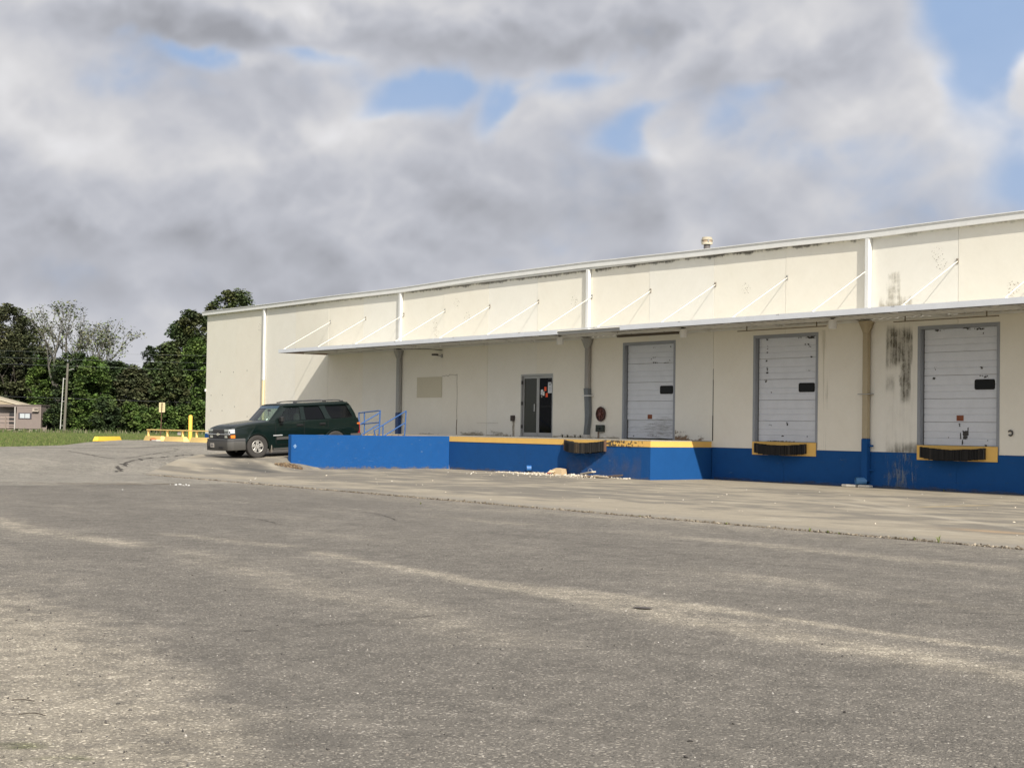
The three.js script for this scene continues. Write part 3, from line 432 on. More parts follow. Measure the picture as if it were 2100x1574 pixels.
// ---- glass double door
{
  const L = -49.71, R = -47.65, B = 1.24, T = 3.575, alu = STD([0.36, 0.36, 0.345], 0.38, { metalness: 0.35 }), fr = obj('entrance_door', [bx(L, L + 0.06, B, T, -0.14, 0.006), bx(R - 0.06, R, B, T, -0.14, 0.006), bx(L + 0.06, R - 0.06, T - 0.07, T, -0.14, 0.006), bx(L - 0.02, R + 0.02, B - 0.004, B + 0.022, -0.16, 0.05)], alu, wh);
  const mid = (L + R) / 2;
  for (const s of [0, 1]) {
    const a = s ? mid + 0.006 : L + 0.065, b = s ? R - 0.065 : mid - 0.006, y0 = B + 0.026, y1 = T - 0.075;
    obj('door_leaf', [bx(a, a + 0.075, y0, y1, -0.10, -0.055, 0.006), bx(b - 0.075, b, y0, y1, -0.10, -0.055, 0.006), bx(a + 0.075, b - 0.075, y1 - 0.085, y1, -0.10, -0.055), bx(a + 0.075, b - 0.075, y0, y0 + 0.13, -0.10, -0.055)], alu, fr);
    obj('glass_pane', bx(a + 0.07, b - 0.07, y0 + 0.12, y1 - 0.08, -0.082, -0.076), s ? PHY([0.5, 0.5, 0.5], 0.04, { transmission: 1, thickness: 0, ior: 1.3, specularIntensity: 0.35 }) : PHY([0.045, 0.047, 0.036], 0.15, { specularIntensity: 0.4 }), fr).userData.label = s ? 'clear glass showing the dark inside' : 'glass backed with a grey green sheet';
    for (const y of [1.55, 2.42, 3.2]) obj('hinge', bx(s ? R - 0.085 : L + 0.04, s ? R - 0.045 : L + 0.08, y, y + 0.13, -0.05, 0.016), darkGrey, fr);
    obj('door_closer', bx(s ? b - 0.42 : a + 0.12, s ? b - 0.1 : a + 0.44, y1 - 0.16, y1 - 0.09, -0.13, -0.11), galv, fr);
  }
  obj('pull_handle', [rod(V(mid - 0.16, 2.18, -0.012), V(mid - 0.16, 2.46, -0.012), 0.014), rod(V(mid - 0.16, 2.20, -0.06), V(mid - 0.16, 2.20, -0.012), 0.012), rod(V(mid - 0.16, 2.44, -0.06), V(mid - 0.16, 2.44, -0.012), 0.012)], STD([0.6, 0.6, 0.58], 0.25, { metalness: 0.8 }), fr);
  obj('push_bar', [bx(L + 0.16, mid - 0.09, 2.40, 2.45, -0.135, -0.11), bx(mid + 0.11, R - 0.16, 2.36, 2.38, -0.135, -0.11)], galv, fr);
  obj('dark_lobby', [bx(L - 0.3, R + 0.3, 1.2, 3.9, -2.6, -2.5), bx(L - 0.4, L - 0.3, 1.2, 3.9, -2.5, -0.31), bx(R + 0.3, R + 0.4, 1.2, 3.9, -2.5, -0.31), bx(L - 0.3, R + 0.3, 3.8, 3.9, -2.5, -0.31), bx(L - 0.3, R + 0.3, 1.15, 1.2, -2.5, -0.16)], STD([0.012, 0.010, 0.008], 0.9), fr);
  // papers taped to the glass
  const paper = STD([0.62, 0.64, 0.66], 0.9), orange = STD([0.85, 0.10, 0.03], 0.85);
  const P = (x0, x1, y0, y1, m, label, cat, detail) => { const t = thing('notice', label, cat, [0, 0, 0], undefined); obj('sheet', bx(x0, x1, y0, y1, -0.0745, -0.0725), m, t); if (detail) for (const [a, b, c, e] of detail) obj('printed_line', bx(lerp(x0, x1, a), lerp(x0, x1, b), lerp(y0, y1, c), lerp(y0, y1, e), -0.0722, -0.0718), STD([0.12, 0.13, 0.15], 0.9), t); };
  P(-48.07, -47.83, 2.86, 3.26, paper, 'tall white printed notice with dark heading on the glass door', 'notice', [[0.12, 0.88, 0.84, 0.90], [0.2, 0.75, 0.72, 0.78], [0.3, 0.7, 0.5, 0.53], [0.25, 0.72, 0.4, 0.43], [0.3, 0.7, 0.3, 0.33], [0.4, 0.6, 0.12, 0.18]]);
  P(-48.30, -48.17, 2.94, 3.09, orange, 'orange slip above another orange slip on the glass door', 'notice');
  P(-48.21, -48.08, 2.71, 2.86, orange, 'orange slip below another orange slip on the glass door', 'notice');
  P(-48.52, -48.37, 2.80, 2.99, paper, 'white slip with a pen stroke at the edge of the door glass', 'notice', [[0.3, 0.36, 0.3, 0.7]]);
  P(-48.41, -48.29, 2.77, 2.92, STD([0.70, 0.70, 0.66], 0.9), 'plain white slip beside the lower orange slip', 'notice');
  P(-48.50, -48.43, 2.70, 2.765, STD([0.30, 0.28, 0.24], 0.9), 'tiny brownish tag at the edge of the door glass', 'notice');
}
// ---- marks on the walls
{
  const S = (x0, x1, y0, y1, z, fn, rgb, name, w = 256, h = 512) => { const g = new THREE.PlaneGeometry(x1 - x0, y1 - y0); g.translate((x0 + x1) / 2, (y0 + y1) / 2, z); return obj(name, g, decal(rgb, tex(w, h, (u, v) => { const a = clamp(fn(u, v)); return [a, a, a]; }, { wrap: THREE.ClampToEdgeWrapping })), wh); };
  // mildew below the canopy by the tan downspout
  S(-31.75, -30.35, 1.04, 4.80, 0.0085, (u, v) => {
    const st = fbm(u * 16, v * 2.2, 4, 4, 0.6), bl = fbm(u * 5, v * 9, 8, 5, 0.6), fine = fbm(u * 50, v * 90, 2, 2);
    const core = Math.max(smooth(0.98, 0.9, v) * smooth(0.10, 0.16, u) * smooth(0.42, 0.36, u) * 0.55 * smooth(0.6, 0.7, v), smooth(0.16, 0.26, u) * smooth(0.84, 0.78, u) * smooth(0.62, 0.70, v) * smooth(0.95, 0.86, v), smooth(0.45, 0.55, u + 0.1 * bl) * smooth(0.80, 0.74, u) * smooth(0.34, 0.44, v) * smooth(0.72, 0.64, v) * 0.9, smooth(0.08, 0.2, u) * smooth(0.4, 0.3, u) * smooth(0.42, 0.5, v) * smooth(0.6, 0.52, v) * 0.35, smooth(0.09, 0.0, v - 0.03 * bl) * 0.6 * smooth(0.05, 0.3, u));
    return clamp(clamp(core * 1.15) * (0.26 + 0.62 * smooth(-0.42, 0.55, 1.2 * bl + 0.9 * st + 0.35 * fine))) + 0.07 * smooth(-0.1, 0.5, st + 0.5 * bl) * smooth(0.05, 0.2, u) * smooth(0.95, 0.8, u);
  }, [0.115, 0.105, 0.075], 'mildew_stain', 384, 1024);
  S(-31.95, -30.55, 5.0, 6.35, 0.0085, (u, v) => { const st = fbm(u * 14, v * 2, 5, 4, 0.6), bl = fbm(u * 5, v * 6, 6, 5, 0.6), low = smooth(0.42, 0.05, v) * smooth(0, 0.12, u) * smooth(1, 0.85, u), mid = 0.55 * smooth(0.2, 0.35, u) * smooth(0.68, 0.6, u) * smooth(0.95, 0.7, v); return 0.5 * smooth(0.0, 1.5, Math.max(low, mid) + 1.1 * bl + 0.9 * st) * smooth(0, 0.35, Math.max(low, mid)); }, [0.20, 0.16, 0.09], 'mildew_stain', 256, 256);
  // scraped pale patch on the blue band
  S(-31.75, -29.9, 0.02, 1.02, 0.0205, (u, v) => { const st = fbm(u * 22, v * 1.5, 9, 4, 0.6), bl = fbm(u * 4, v * 4, 3, 4); return 0.6 * smooth(-0.1, 0.55, st + 0.5 * bl + 0.25 - 1.1 * Math.abs(u - 0.42) - 0.15 * v) * smooth(0, 0.08, u) * smooth(1, 0.9, u); }, [0.20, 0.235, 0.27], 'worn_paint', 256, 256);
  // grime under the eave, in broken runs
  for (const [a, b, k, seed] of [[-71.2, -59.0, 0.45, 1], [-58.3, -45.7, 0.85, 2], [-45.2, -32.5, 0.95, 3], [-31.9, -20, 0.35, 4]]) S(a, b, 6.98, 7.30, 0.0085, (u, v) => { const X = u * (b - a), n = fbm(X * 1.2, 3, seed, 4, 0.6), f = fbm(X * 7, v * 2, seed + 5, 4, 0.65); return k * smooth(-0.08, 0.22, v - 0.50 + 0.5 * n + 0.28 * f) * (0.7 + 0.3 * f); }, [0.085, 0.078, 0.068], 'grime_line', 1024, 64);
  // splash dirt along the dock floor and foot of the walls
  for (const [a, b, h, seed, k] of [[-53.9, -50.3, 0.45, 1, 0.5], [-47.6, -43.7, 0.22, 2, 0.5], [-40.75, -39.0, 0.5, 3, 0.85], [-57, -55.5, 0.2, 6, 0.3]]) S(a, b, 1.238, 1.238 + h, 0.0085, (u, v) => { const n = fbm(u * 5, v * 2.5, seed, 5, 0.6), m = fbm(u * 30, v * 6, seed, 3); return k * smooth(0.0, 0.42, 0.62 - v * 1.1 + 0.9 * n + 0.3 * m - (seed === 3 ? u * 0.6 : 0.25)); }, seed === 3 ? [0.24, 0.15, 0.085] : [0.22, 0.18, 0.11], 'splash_dirt', 256, 96);
  S(-50.36, -49.98, 1.24, 1.83, 0.0085, (u, v) => { const n = fbm(u * 9, v * 2, 3, 4, 0.6); return 0.6 * smooth(0, 0.4, 0.45 - Math.abs(u - 0.5) * (1.9 - v * 0.5) + 0.3 + 0.7 * n - 0.3); }, [0.22, 0.17, 0.10], 'rust_run', 96, 128);
  S(-34.25, -33.4, 1.04, 4.6, 0.0085, (u, v) => { const n = fbm(u * 12, v * 1.6, 13, 4, 0.6), m = fbm(u * 3, v * 3, 3, 3); return 0.22 * smooth(0.0, 0.5, n + 0.5 * m + 0.1 - Math.abs(u - 0.3)); }, [0.30, 0.26, 0.14], 'streak_stain', 128, 256);
  for (const [x, y, seed] of [[-55.9, 5.75, 1], [-55.8, 5.4, 2], [-54.3, 6.5, 3], [-46.4, 6.15, 4], [-37.4, 6.05, 5], [-29.75, 6.55, 6], [-29.6, 6.25, 7], [-27.2, 5.4, 8], [-72.3, 6.3, 9], [-53.5, 5.95, 10]]) S(x - 0.22, x + 0.22, y - 0.22, y + 0.22, 0.0085, (u, v) => { const n = fbm(u * 9 + seed * 7, v * 9, seed, 4, 0.6); return n > 0.24 && Math.hypot(u - 0.5, v - 0.5) < 0.42 + 0.2 * n ? 0.75 : 0; }, [0.28, 0.23, 0.16], 'flaked_paint', 96, 96);
  // bolt holes on the far panels
  const holes = []; for (const [x, y] of [[-76.9, 4.2], [-75.3, 4.15], [-78.0, 3.0], [-76.6, 3.0], [-78.0, 2.2], [-76.6, 2.2], [-75.1, 2.4], [-73.7, 4.2], [-75.1, 1.6], [-73.6, 1.9]]) holes.push(bx(x, x + 0.04, y, y + 0.05, 0.006, 0.012)); obj('bolt_stub', holes, darkGrey, wh);
  // blocked-up opening: tan patch and the outline of a removed door
  obj('patch_panel', bx(-57.26, -55.32, 2.75, 3.59, 0.004, 0.014), STD([0.57, 0.525, 0.40], 0.75, { map: creamMap }), wh);
  const crack = [], jit = rng(9); { let px = -55.28, py = 3.62; for (let i = 1; i <= 8; i++) { const x = -55.28 + 1.1 * i / 8, y = 3.62 + (jit() - 0.5) * 0.07 + (i > 3 ? 0.02 : 0); crack.push(rod(V(px, py, 0.006), V(x, y, 0.006), 0.006, 0.006, 5)); px = x; py = y; } let y = py; for (let i = 1; i <= 8; i++) { const ny = lerp(py, 1.25, i / 8), nx = -54.17 + (jit() - 0.5) * 0.05; crack.push(rod(V(px, y, 0.006), V(nx, ny, 0.006), i > 6 ? 0.022 : 0.007, i > 6 ? 0.016 : 0.007, 5)); px = nx; y = ny; } }
  obj('door_crack', crack, STD([0.14, 0.10, 0.07], 0.9), wh);
  obj('open_joint', [bx(-38.915, -38.875, 1.24, 2.05, 0.0, 0.009), bx(-38.905, -38.88, 2.05, 3.2, 0.0, 0.0085), bx(-38.9, -38.888, 3.2, 3.55, 0, 0.0085)], STD([0.03, 0.025, 0.02], 0.95), wh);
  obj('scratch', [bx(-52.7, -51.2, 1.735, 1.742, 0.004, 0.0085)], STD([0.3, 0.27, 0.2], 0.9), wh);
  obj('tie_ring', (() => { const g = new THREE.TorusGeometry(0.065, 0.022, 8, 18, 5); g.rotateZ(-2.4); g.translate(-27.25, 1.62, 0.03); return g; })(), darkGrey, wh);
  obj('wall_floodlight', [bx(-78.75, -78.66, 3.22, 3.36, -0.06, 0.05, 0.02)], whiteMetal, wh);
}
console.log('warehouse done');

// ------------------------------------------------------------------ loading dock and retaining wall
{
  const d = thing('loading_dock', 'raised concrete loading dock with blue sides and yellow top edge', 'loading dock');
  const slab = (y0, y1, o) => { const g = plate([[-57.05, 0.022], [-38.945 - 0.0 * o, 0.022], [-38.565 + o, -2.84 - o], [-57.05, -2.84 - o]].map(([x, y]) => [x, -y]), y1 - y0); g.rotateX(Math.PI / 2); g.translate(0, y1, 0); return metreUV(g); };
  obj('blue_base', slab(-0.15, 1.028, 0), blueWall, d);
  obj('yellow_edge', slab(1.03, 1.212, 0.012), yellowPaint, d);
  obj('floor_slab', slab(1.212, 1.236, 0.004), STD([0.36, 0.34, 0.29], 0.85, { map: cementMap }), d);
  // paint worn off near the bumper
  const t = tex(256, 64, (u, v) => { const n = fbm(u * 9, v * 3, 4, 4, 0.6), s = fbm(u * 26, v * 1.5, 7, 3, 0.6); const a = smooth(0.0, 0.14, n + 0.8 * s + 0.12 - 0.5 * Math.abs(u - 0.35)); return [a, a, a]; }, { wrap: THREE.ClampToEdgeWrapping });
  const g = new THREE.PlaneGeometry(2.3, 0.2); g.translate(-40.05, 1.115, 2.8555); obj('worn_paint', g, decal([0.10, 0.075, 0.045], t), d);
  const t2 = tex(256, 128, (u, v) => { const n = fbm(u * 7, v * 1.6, 2, 5, 0.6); const a = 0.22 * smooth(-0.2, 0.6, n + 0.35 * (1 - v) - 0.1); return [a, a, a]; }, { wrap: THREE.ClampToEdgeWrapping });
  for (const [x0, x1, y0, y1] of [[-42.9, -39.0, 0.0, 0.95]]) { const q = new THREE.PlaneGeometry(x1 - x0, y1 - y0); q.translate((x0 + x1) / 2, (y0 + y1) / 2, 2.8435); obj('dirt_smear', q, decal([0.16, 0.14, 0.12], t2), d); }
  const rim = new THREE.CylinderGeometry(0.10, 0.10, 0.16, 18, 1, true); rim.rotateX(Math.PI / 2); rim.rotateY(-0.5); rim.translate(-45.0, 0.19, 2.90);
  obj('drain_stub', rim, new THREE.MeshStandardMaterial({ color: new THREE.Color().setRGB(0.03, 0.13, 0.34), roughness: 0.5, side: THREE.DoubleSide }), d);
  obj('drain_bore', rod(V(-45.0, 0.19, 2.841), V(-45.0, 0.19, 2.85), 0.09), STD([0.01, 0.01, 0.01], 0.9), d);
  obj('face_joint', bx(-45.33, -45.322, 0.3, 1.03, 2.838, 2.8425), STD([0.006, 0.04, 0.14], 0.8), d);
  const steps = thing('dock_steps', 'concrete steps between blue handrails leading up to the dock', 'steps');
  for (let i = 0; i < 4; i++) obj('step', bx(-55.35, -53.25, 0.2, 1.235 - 0.17 * (i + 1), 2.842 + 0.31 * i, 2.842 + 0.31 * (i + 1)), concrete, steps);
}
{
  const w = thing('retaining_wall', 'low bright blue retaining wall beside the parked car', 'retaining wall');
  const g = new RoundedBoxGeometry(0.24, 1.52, 6.46, 2, 0.012); g.translate(-50.29, 0.458, 6.085); obj('wall', metreUV(g), blueWall, w);
  const t = tex(64, 64, (u, v) => { const n = fbm(u * 6, v * 6, 2, 4); const a = Math.abs(u - 0.5) + Math.abs(v - 0.5) < 0.34 + 0.3 * n && n > -0.12 ? 0.6 : 0; return [a, a, a]; }, { wrap: THREE.ClampToEdgeWrapping });
  const grime = tex(512, 128, (u, v) => { const n = fbm(u * 26, v * 3, 2, 5, 0.6), m = fbm(u * 70, v * 9, 6, 3), a = 0.55 * smooth(0.0, 0.55, 0.62 - v * 2.4 + 0.8 * n + 0.3 * m); return [a, a, a]; }, { wrap: THREE.ClampToEdgeWrapping });
  { const q = new THREE.PlaneGeometry(6.3, 0.5); q.rotateY(Math.PI / 2); q.translate(-50.1675, 0.24, 6.1); obj('splash_dirt', q, decal([0.17, 0.15, 0.125], grime), w); }
  const scuff = tex(1024, 256, (u, v) => { const l = Math.abs(noise3(u * 9, v * 46, 3)), k = fbm(u * 30, v * 30, 4, 3), spotty = fbm(u * 60, v * 16, 9, 2); const a = (l < 0.012 && k > 0.16 ? 0.5 : 0) + (spotty > 0.52 ? 0.35 : 0); return [a, a, a]; }, { wrap: THREE.ClampToEdgeWrapping });
  { const q = new THREE.PlaneGeometry(6.3, 1.1); q.rotateY(Math.PI / 2); q.translate(-50.1665, 0.62, 6.1); obj('scuffs', q, decal([0.14, 0.24, 0.40], scuff), w); }
  { const dock = scene.getObjectByName('loading_dock'); const q = new THREE.PlaneGeometry(11.5, 0.45); q.translate(-44.35, 0.21, 2.8437); obj('splash_dirt', q, decal([0.15, 0.13, 0.11], grime), dock); const e = new THREE.PlaneGeometry(11.5, 0.95); e.translate(-44.35, 0.54, 2.8433); obj('scuffs', e, decal([0.10, 0.17, 0.28], scuff), dock); const f = new THREE.PlaneGeometry(20, 0.45); f.translate(-28.8, 0.21, 0.0208); obj('splash_dirt', f, decal([0.10, 0.10, 0.10], grime), wh); const h = new THREE.PlaneGeometry(20, 0.95); h.translate(-28.8, 0.52, 0.0204); obj('scuffs', h, decal([0.10, 0.17, 0.28], scuff), wh); }
  const p = new THREE.PlaneGeometry(0.2, 0.2); p.rotateY(Math.PI / 2); p.translate(-50.167, 0.82, 9.18); obj('paint_scar', p, decal([0.30, 0.46, 0.66], t), w);
}
function handrail(name, label, geos) { return single(name, geos, blueMetal, label, 'handrail'); }
{
  const r = 0.024, X = -53.3;
  handrail('stair_rail', 'sloping blue pipe handrail nearer the entrance door', [rod(V(X, 1.2, 2.92), V(X, 2.16, 2.87), r), rod(V(X, 2.15, 2.87), V(X, 1.39, 4.27), r), rod(V(X, 1.70, 2.9), V(X, 1.0, 4.15), r), rod(V(X, 0.55, 3.88), V(X, 1.58, 3.88), r), rod(V(X, 1.39, 4.27), V(X, 0.95, 4.15), r)]);
  const Y = -55.3;
  handrail('stair_rail', 'blue pipe handrail behind the car, with a level guard on its far side', [rod(V(Y, 1.2, 2.9), V(Y, 2.17, 2.87), r * 1.2), rod(V(Y, 2.08, 2.89), V(Y, 1.35, 4.25), r), rod(V(Y, 1.62, 2.93), V(Y, 0.95, 4.15), r), rod(V(Y, 0.55, 3.88), V(Y, 1.52, 3.88), r), rod(V(Y, 2.165, 2.88), V(-57.0, 2.07, 2.88), r), rod(V(Y, 1.70, 2.88), V(-57.0, 1.61, 2.88), r), rod(V(-56.55, 1.2, 2.86), V(-56.55, 2.08, 2.88), r), rod(V(-57.0, 1.2, 2.83), V(-57.0, 2.08, 2.88), r)]);
}
// ------------------------------------------------------------------ dock bumpers
function curvedBumper(cx, z0, y0, y1, half, bulge, rnd, brown, sag = 0.06) {
  const list = [], n = 30;
  for (let i = 0; i < n; i++) {
    const t = (i + 0.5) / n * 2 - 1, x = cx + t * half, out = bulge * (1 - Math.pow(Math.abs(t), 2.2)) + 0.06, j = (rnd() - 0.5) * 0.03, w = half / n * 1.9;
    const g = new THREE.BoxGeometry(w, (y1 - y0) + (rnd() - 0.5) * 0.035, out + 0.02 + j); g.translate(x, (y0 + y1) / 2 + (rnd() - 0.5) * 0.012 - sag * (1 - t * t), z0 + (out + j) / 2);
    const q = rnd(), b = brown && Math.abs(t + 0.02) < 0.14 ? [4.2, 3.2, 2.0] : q > 0.88 ? [2.0, 1.8, 1.5] : [0.4 + q * 0.7, 0.4 + q * 0.66, 0.4 + q * 0.6];
    const c = new Float32Array(g.attributes.position.count * 3); for (let k = 0; k < c.length; k += 3) c.set(b, k); g.setAttribute('color', new THREE.BufferAttribute(c, 3)); list.push(metreUV(g));
  }
  return list;
}
{
  const rnd = rng(12), B = thing('dock_bumper', 'weathered black and brown laminated bumper jutting from the yellow dock edge', 'dock bumper', [0, 0, 0]);
  obj('rubber_pads', curvedBumper(-41.86, 2.856, 0.86, 1.19, 1.06, 0.30, rnd, true, 0.085), rubber, B);
  obj('end_plate', [bx(-42.96, -42.92, 0.85, 1.2, 2.856, 2.94), bx(-40.80, -40.76, 0.85, 1.2, 2.856, 2.94)], STD([0.10, 0.055, 0.035], 0.8), B);
  for (const [cx, lab] of [[-35.64, 'yellow steel plate with bowed black bumper under the middle dock door without a sticker'], [-29.02, 'yellow steel plate with bowed black bumper under the door by the mildewed wall'], [-22.45, 'yellow steel plate with bowed black bumper under the dock door past the tie ring']]) {
    const b = thing('dock_bumper', lab, 'dock bumper', [0, 0, 0]);
    obj('mount_plate', [bx(cx - 1.37, cx + 1.37, 0.845, 1.252, 0.02, 0.05, 0.008)], yellowPaint, b);
    obj('rubber_pads', curvedBumper(cx - 0.09, 0.05, 0.91, 1.205, 1.04, 0.22, rnd, false), rubber, b);
    obj('end_plate', [bx(cx + 0.96, cx + 1.0, 0.91, 1.21, 0.05, 0.13), bx(cx - 1.2, cx - 1.16, 0.91, 1.21, 0.05, 0.13)], STD([0.02, 0.02, 0.02], 0.6), b);
  }
}
// ------------------------------------------------------------------ fittings on the wall and under the canopy
{
  const t = thing('light_fixture', 'long dark fluorescent batten hanging under the canopy by the first dock door', 'light fixture');
  obj('batten', [bx(-42.6, -39.5, 4.655, 4.715, 0.93, 1.05, 0.01)], STD([0.09, 0.07, 0.05], 0.7), t); obj('reflector', bx(-42.55, -39.55, 4.715, 4.735, 0.86, 1.12), STD([0.20, 0.17, 0.13], 0.7), t);
  obj('hanger', [rod(V(-41.9, 4.73, 0.99), V(-41.9, 4.83, 0.99), 0.012), rod(V(-40.2, 4.73, 0.99), V(-40.2, 4.83, 0.99), 0.012)], darkGrey, t);
  for (const [x, lab] of [[-45.55, 'white can light under the canopy by the bent downspout'], [-38.92, 'white can light under the canopy at the end of the fluorescent batten'], [-32.45, 'white can light under the canopy by the tan downspout']]) {
    const c = thing('can_light', lab, 'light'); const g = new THREE.CylinderGeometry(0.12, 0.12, 0.26, 20); g.translate(x, 4.64, 1.25); obj('housing', g, STD([0.74, 0.73, 0.70], 0.6), c);
    const k = new THREE.CylinderGeometry(0.07, 0.09, 0.06, 16); k.translate(x, 4.80, 1.25); obj('mount', k, darkGrey, c);
  }
  for (const [x0, x1, lab] of [[-37.4, -33.6, 'thin dark conduit strip above the middle dock door without a sticker'], [-31.0, -27.4, 'thin dark conduit strip above the dock door with the mildewed wall beside it']]) { const s = single('conduit_strip', [bx(x0, x1, 4.665, 4.69, 0.32, 0.36), bx(x0 + 0.4, x0 + 0.43, 4.69, 4.84, 0.33, 0.35), bx(x1 - 0.4, x1 - 0.37, 4.69, 4.84, 0.33, 0.35)], STD([0.16, 0.13, 0.09], 0.8), lab, 'conduit'); }
  const cam = thing('security_camera', 'small dark security camera on a wall bracket under the canopy', 'camera');
  obj('body', [bx(-55.62, -55.42, 4.44, 4.52, 0.12, 0.34, 0.02)], darkGrey, cam); obj('bracket', [rod(V(-55.35, 4.42, 0.0), V(-55.5, 4.46, 0.2), 0.02), bx(-55.4, -55.28, 4.36, 4.5, 0.0, 0.03)], galv, cam); obj('cable', tube([V(-55.3, 4.66, 0.02), V(-56.0, 4.72, 0.4), V(-57.3, 4.72, 1.0)], 0.014), darkGrey, cam);
  const ob = thing('outlet_box', 'dark brown outlet box with a stain running below it', 'outlet box'); obj('box', bx(-50.28, -50.07, 1.82, 2.03, 0.004, 0.085, 0.015), STD([0.045, 0.032, 0.025], 0.7), ob);
  const reel = thing('hose_reel', 'round red hose valve wheel on the cream wall', 'hose reel', [-44.72, 2.09, 0]);
  { const disc = new THREE.CylinderGeometry(0.235, 0.235, 0.035, 28); disc.rotateX(Math.PI / 2); disc.translate(0, 0, 0.024); obj('back_disc', disc, STD([0.075, 0.03, 0.022], 0.8), reel); const rim = new THREE.TorusGeometry(0.235, 0.026, 8, 32); rim.translate(0, 0, 0.06); obj('rim', rim, STD([0.05, 0.022, 0.018], 0.7), reel); for (let i = 0; i < 6; i++) { const a = i * Math.PI / 3 + 0.3; obj('spoke', rod(V(0, 0, 0.06), V(Math.cos(a) * 0.23, Math.sin(a) * 0.23, 0.06), 0.014), STD([0.16, 0.05, 0.035], 0.7), reel); } const hub = new THREE.CylinderGeometry(0.06, 0.06, 0.08, 16); hub.rotateX(Math.PI / 2); hub.translate(0, 0, 0.06); obj('hub', hub, STD([0.14, 0.05, 0.04], 0.6), reel); }
  const jb = thing('junction_box', 'dark green square box below the round red valve wheel', 'junction box'); obj('box', bx(-44.93, -44.52, 1.47, 1.71, 0.004, 0.12, 0.02), STD([0.028, 0.035, 0.026], 0.6), jb); obj('knob', [rod(V(-44.68, 1.58, 0.12), V(-44.68, 1.58, 0.16), 0.035), rod(V(-44.82, 1.6, 0.12), V(-44.82, 1.6, 0.14), 0.02)], STD([0.012, 0.012, 0.012], 0.5), jb); obj('feed_pipe', rod(V(-44.86, 1.236, 0.04), V(-44.86, 1.48, 0.04), 0.02), STD([0.2, 0.12, 0.07], 0.8), jb);
  const v = thing('roof_vent', 'rusty capped roof vent above the white eave', 'roof vent', [-42.68, 0, -3]); v.scale.set(0.72, 1, 0.72);
  { const p = new THREE.CylinderGeometry(0.16, 0.17, 0.95, 20); p.translate(0, 7.78, 0); obj('pipe', p, STD([0.10, 0.09, 0.085], 0.6), v); const c = new THREE.CylinderGeometry(0.27, 0.27, 0.075, 24); c.translate(0, 8.145, 0); obj('lower_band', c, STD([0.42, 0.38, 0.29], 0.7), v); const m = new THREE.CylinderGeometry(0.24, 0.24, 0.09, 24); m.translate(0, 8.222, 0); obj('louvre', m, STD([0.30, 0.22, 0.15], 0.8), v); const tp = new THREE.CylinderGeometry(0.23, 0.275, 0.10, 24); tp.translate(0, 8.31, 0); obj('cap', tp, STD([0.34, 0.30, 0.22], 0.8), v); for (let k = 0; k < 4; k++) { const a = k * Math.PI / 2 + 0.5; obj('tab', bx(-0.05 + 0.26 * Math.cos(a), 0.05 + 0.26 * Math.cos(a), 8.17, 8.28, 0.26 * Math.sin(a) - 0.02, 0.26 * Math.sin(a) + 0.02), galv, v); } }
}

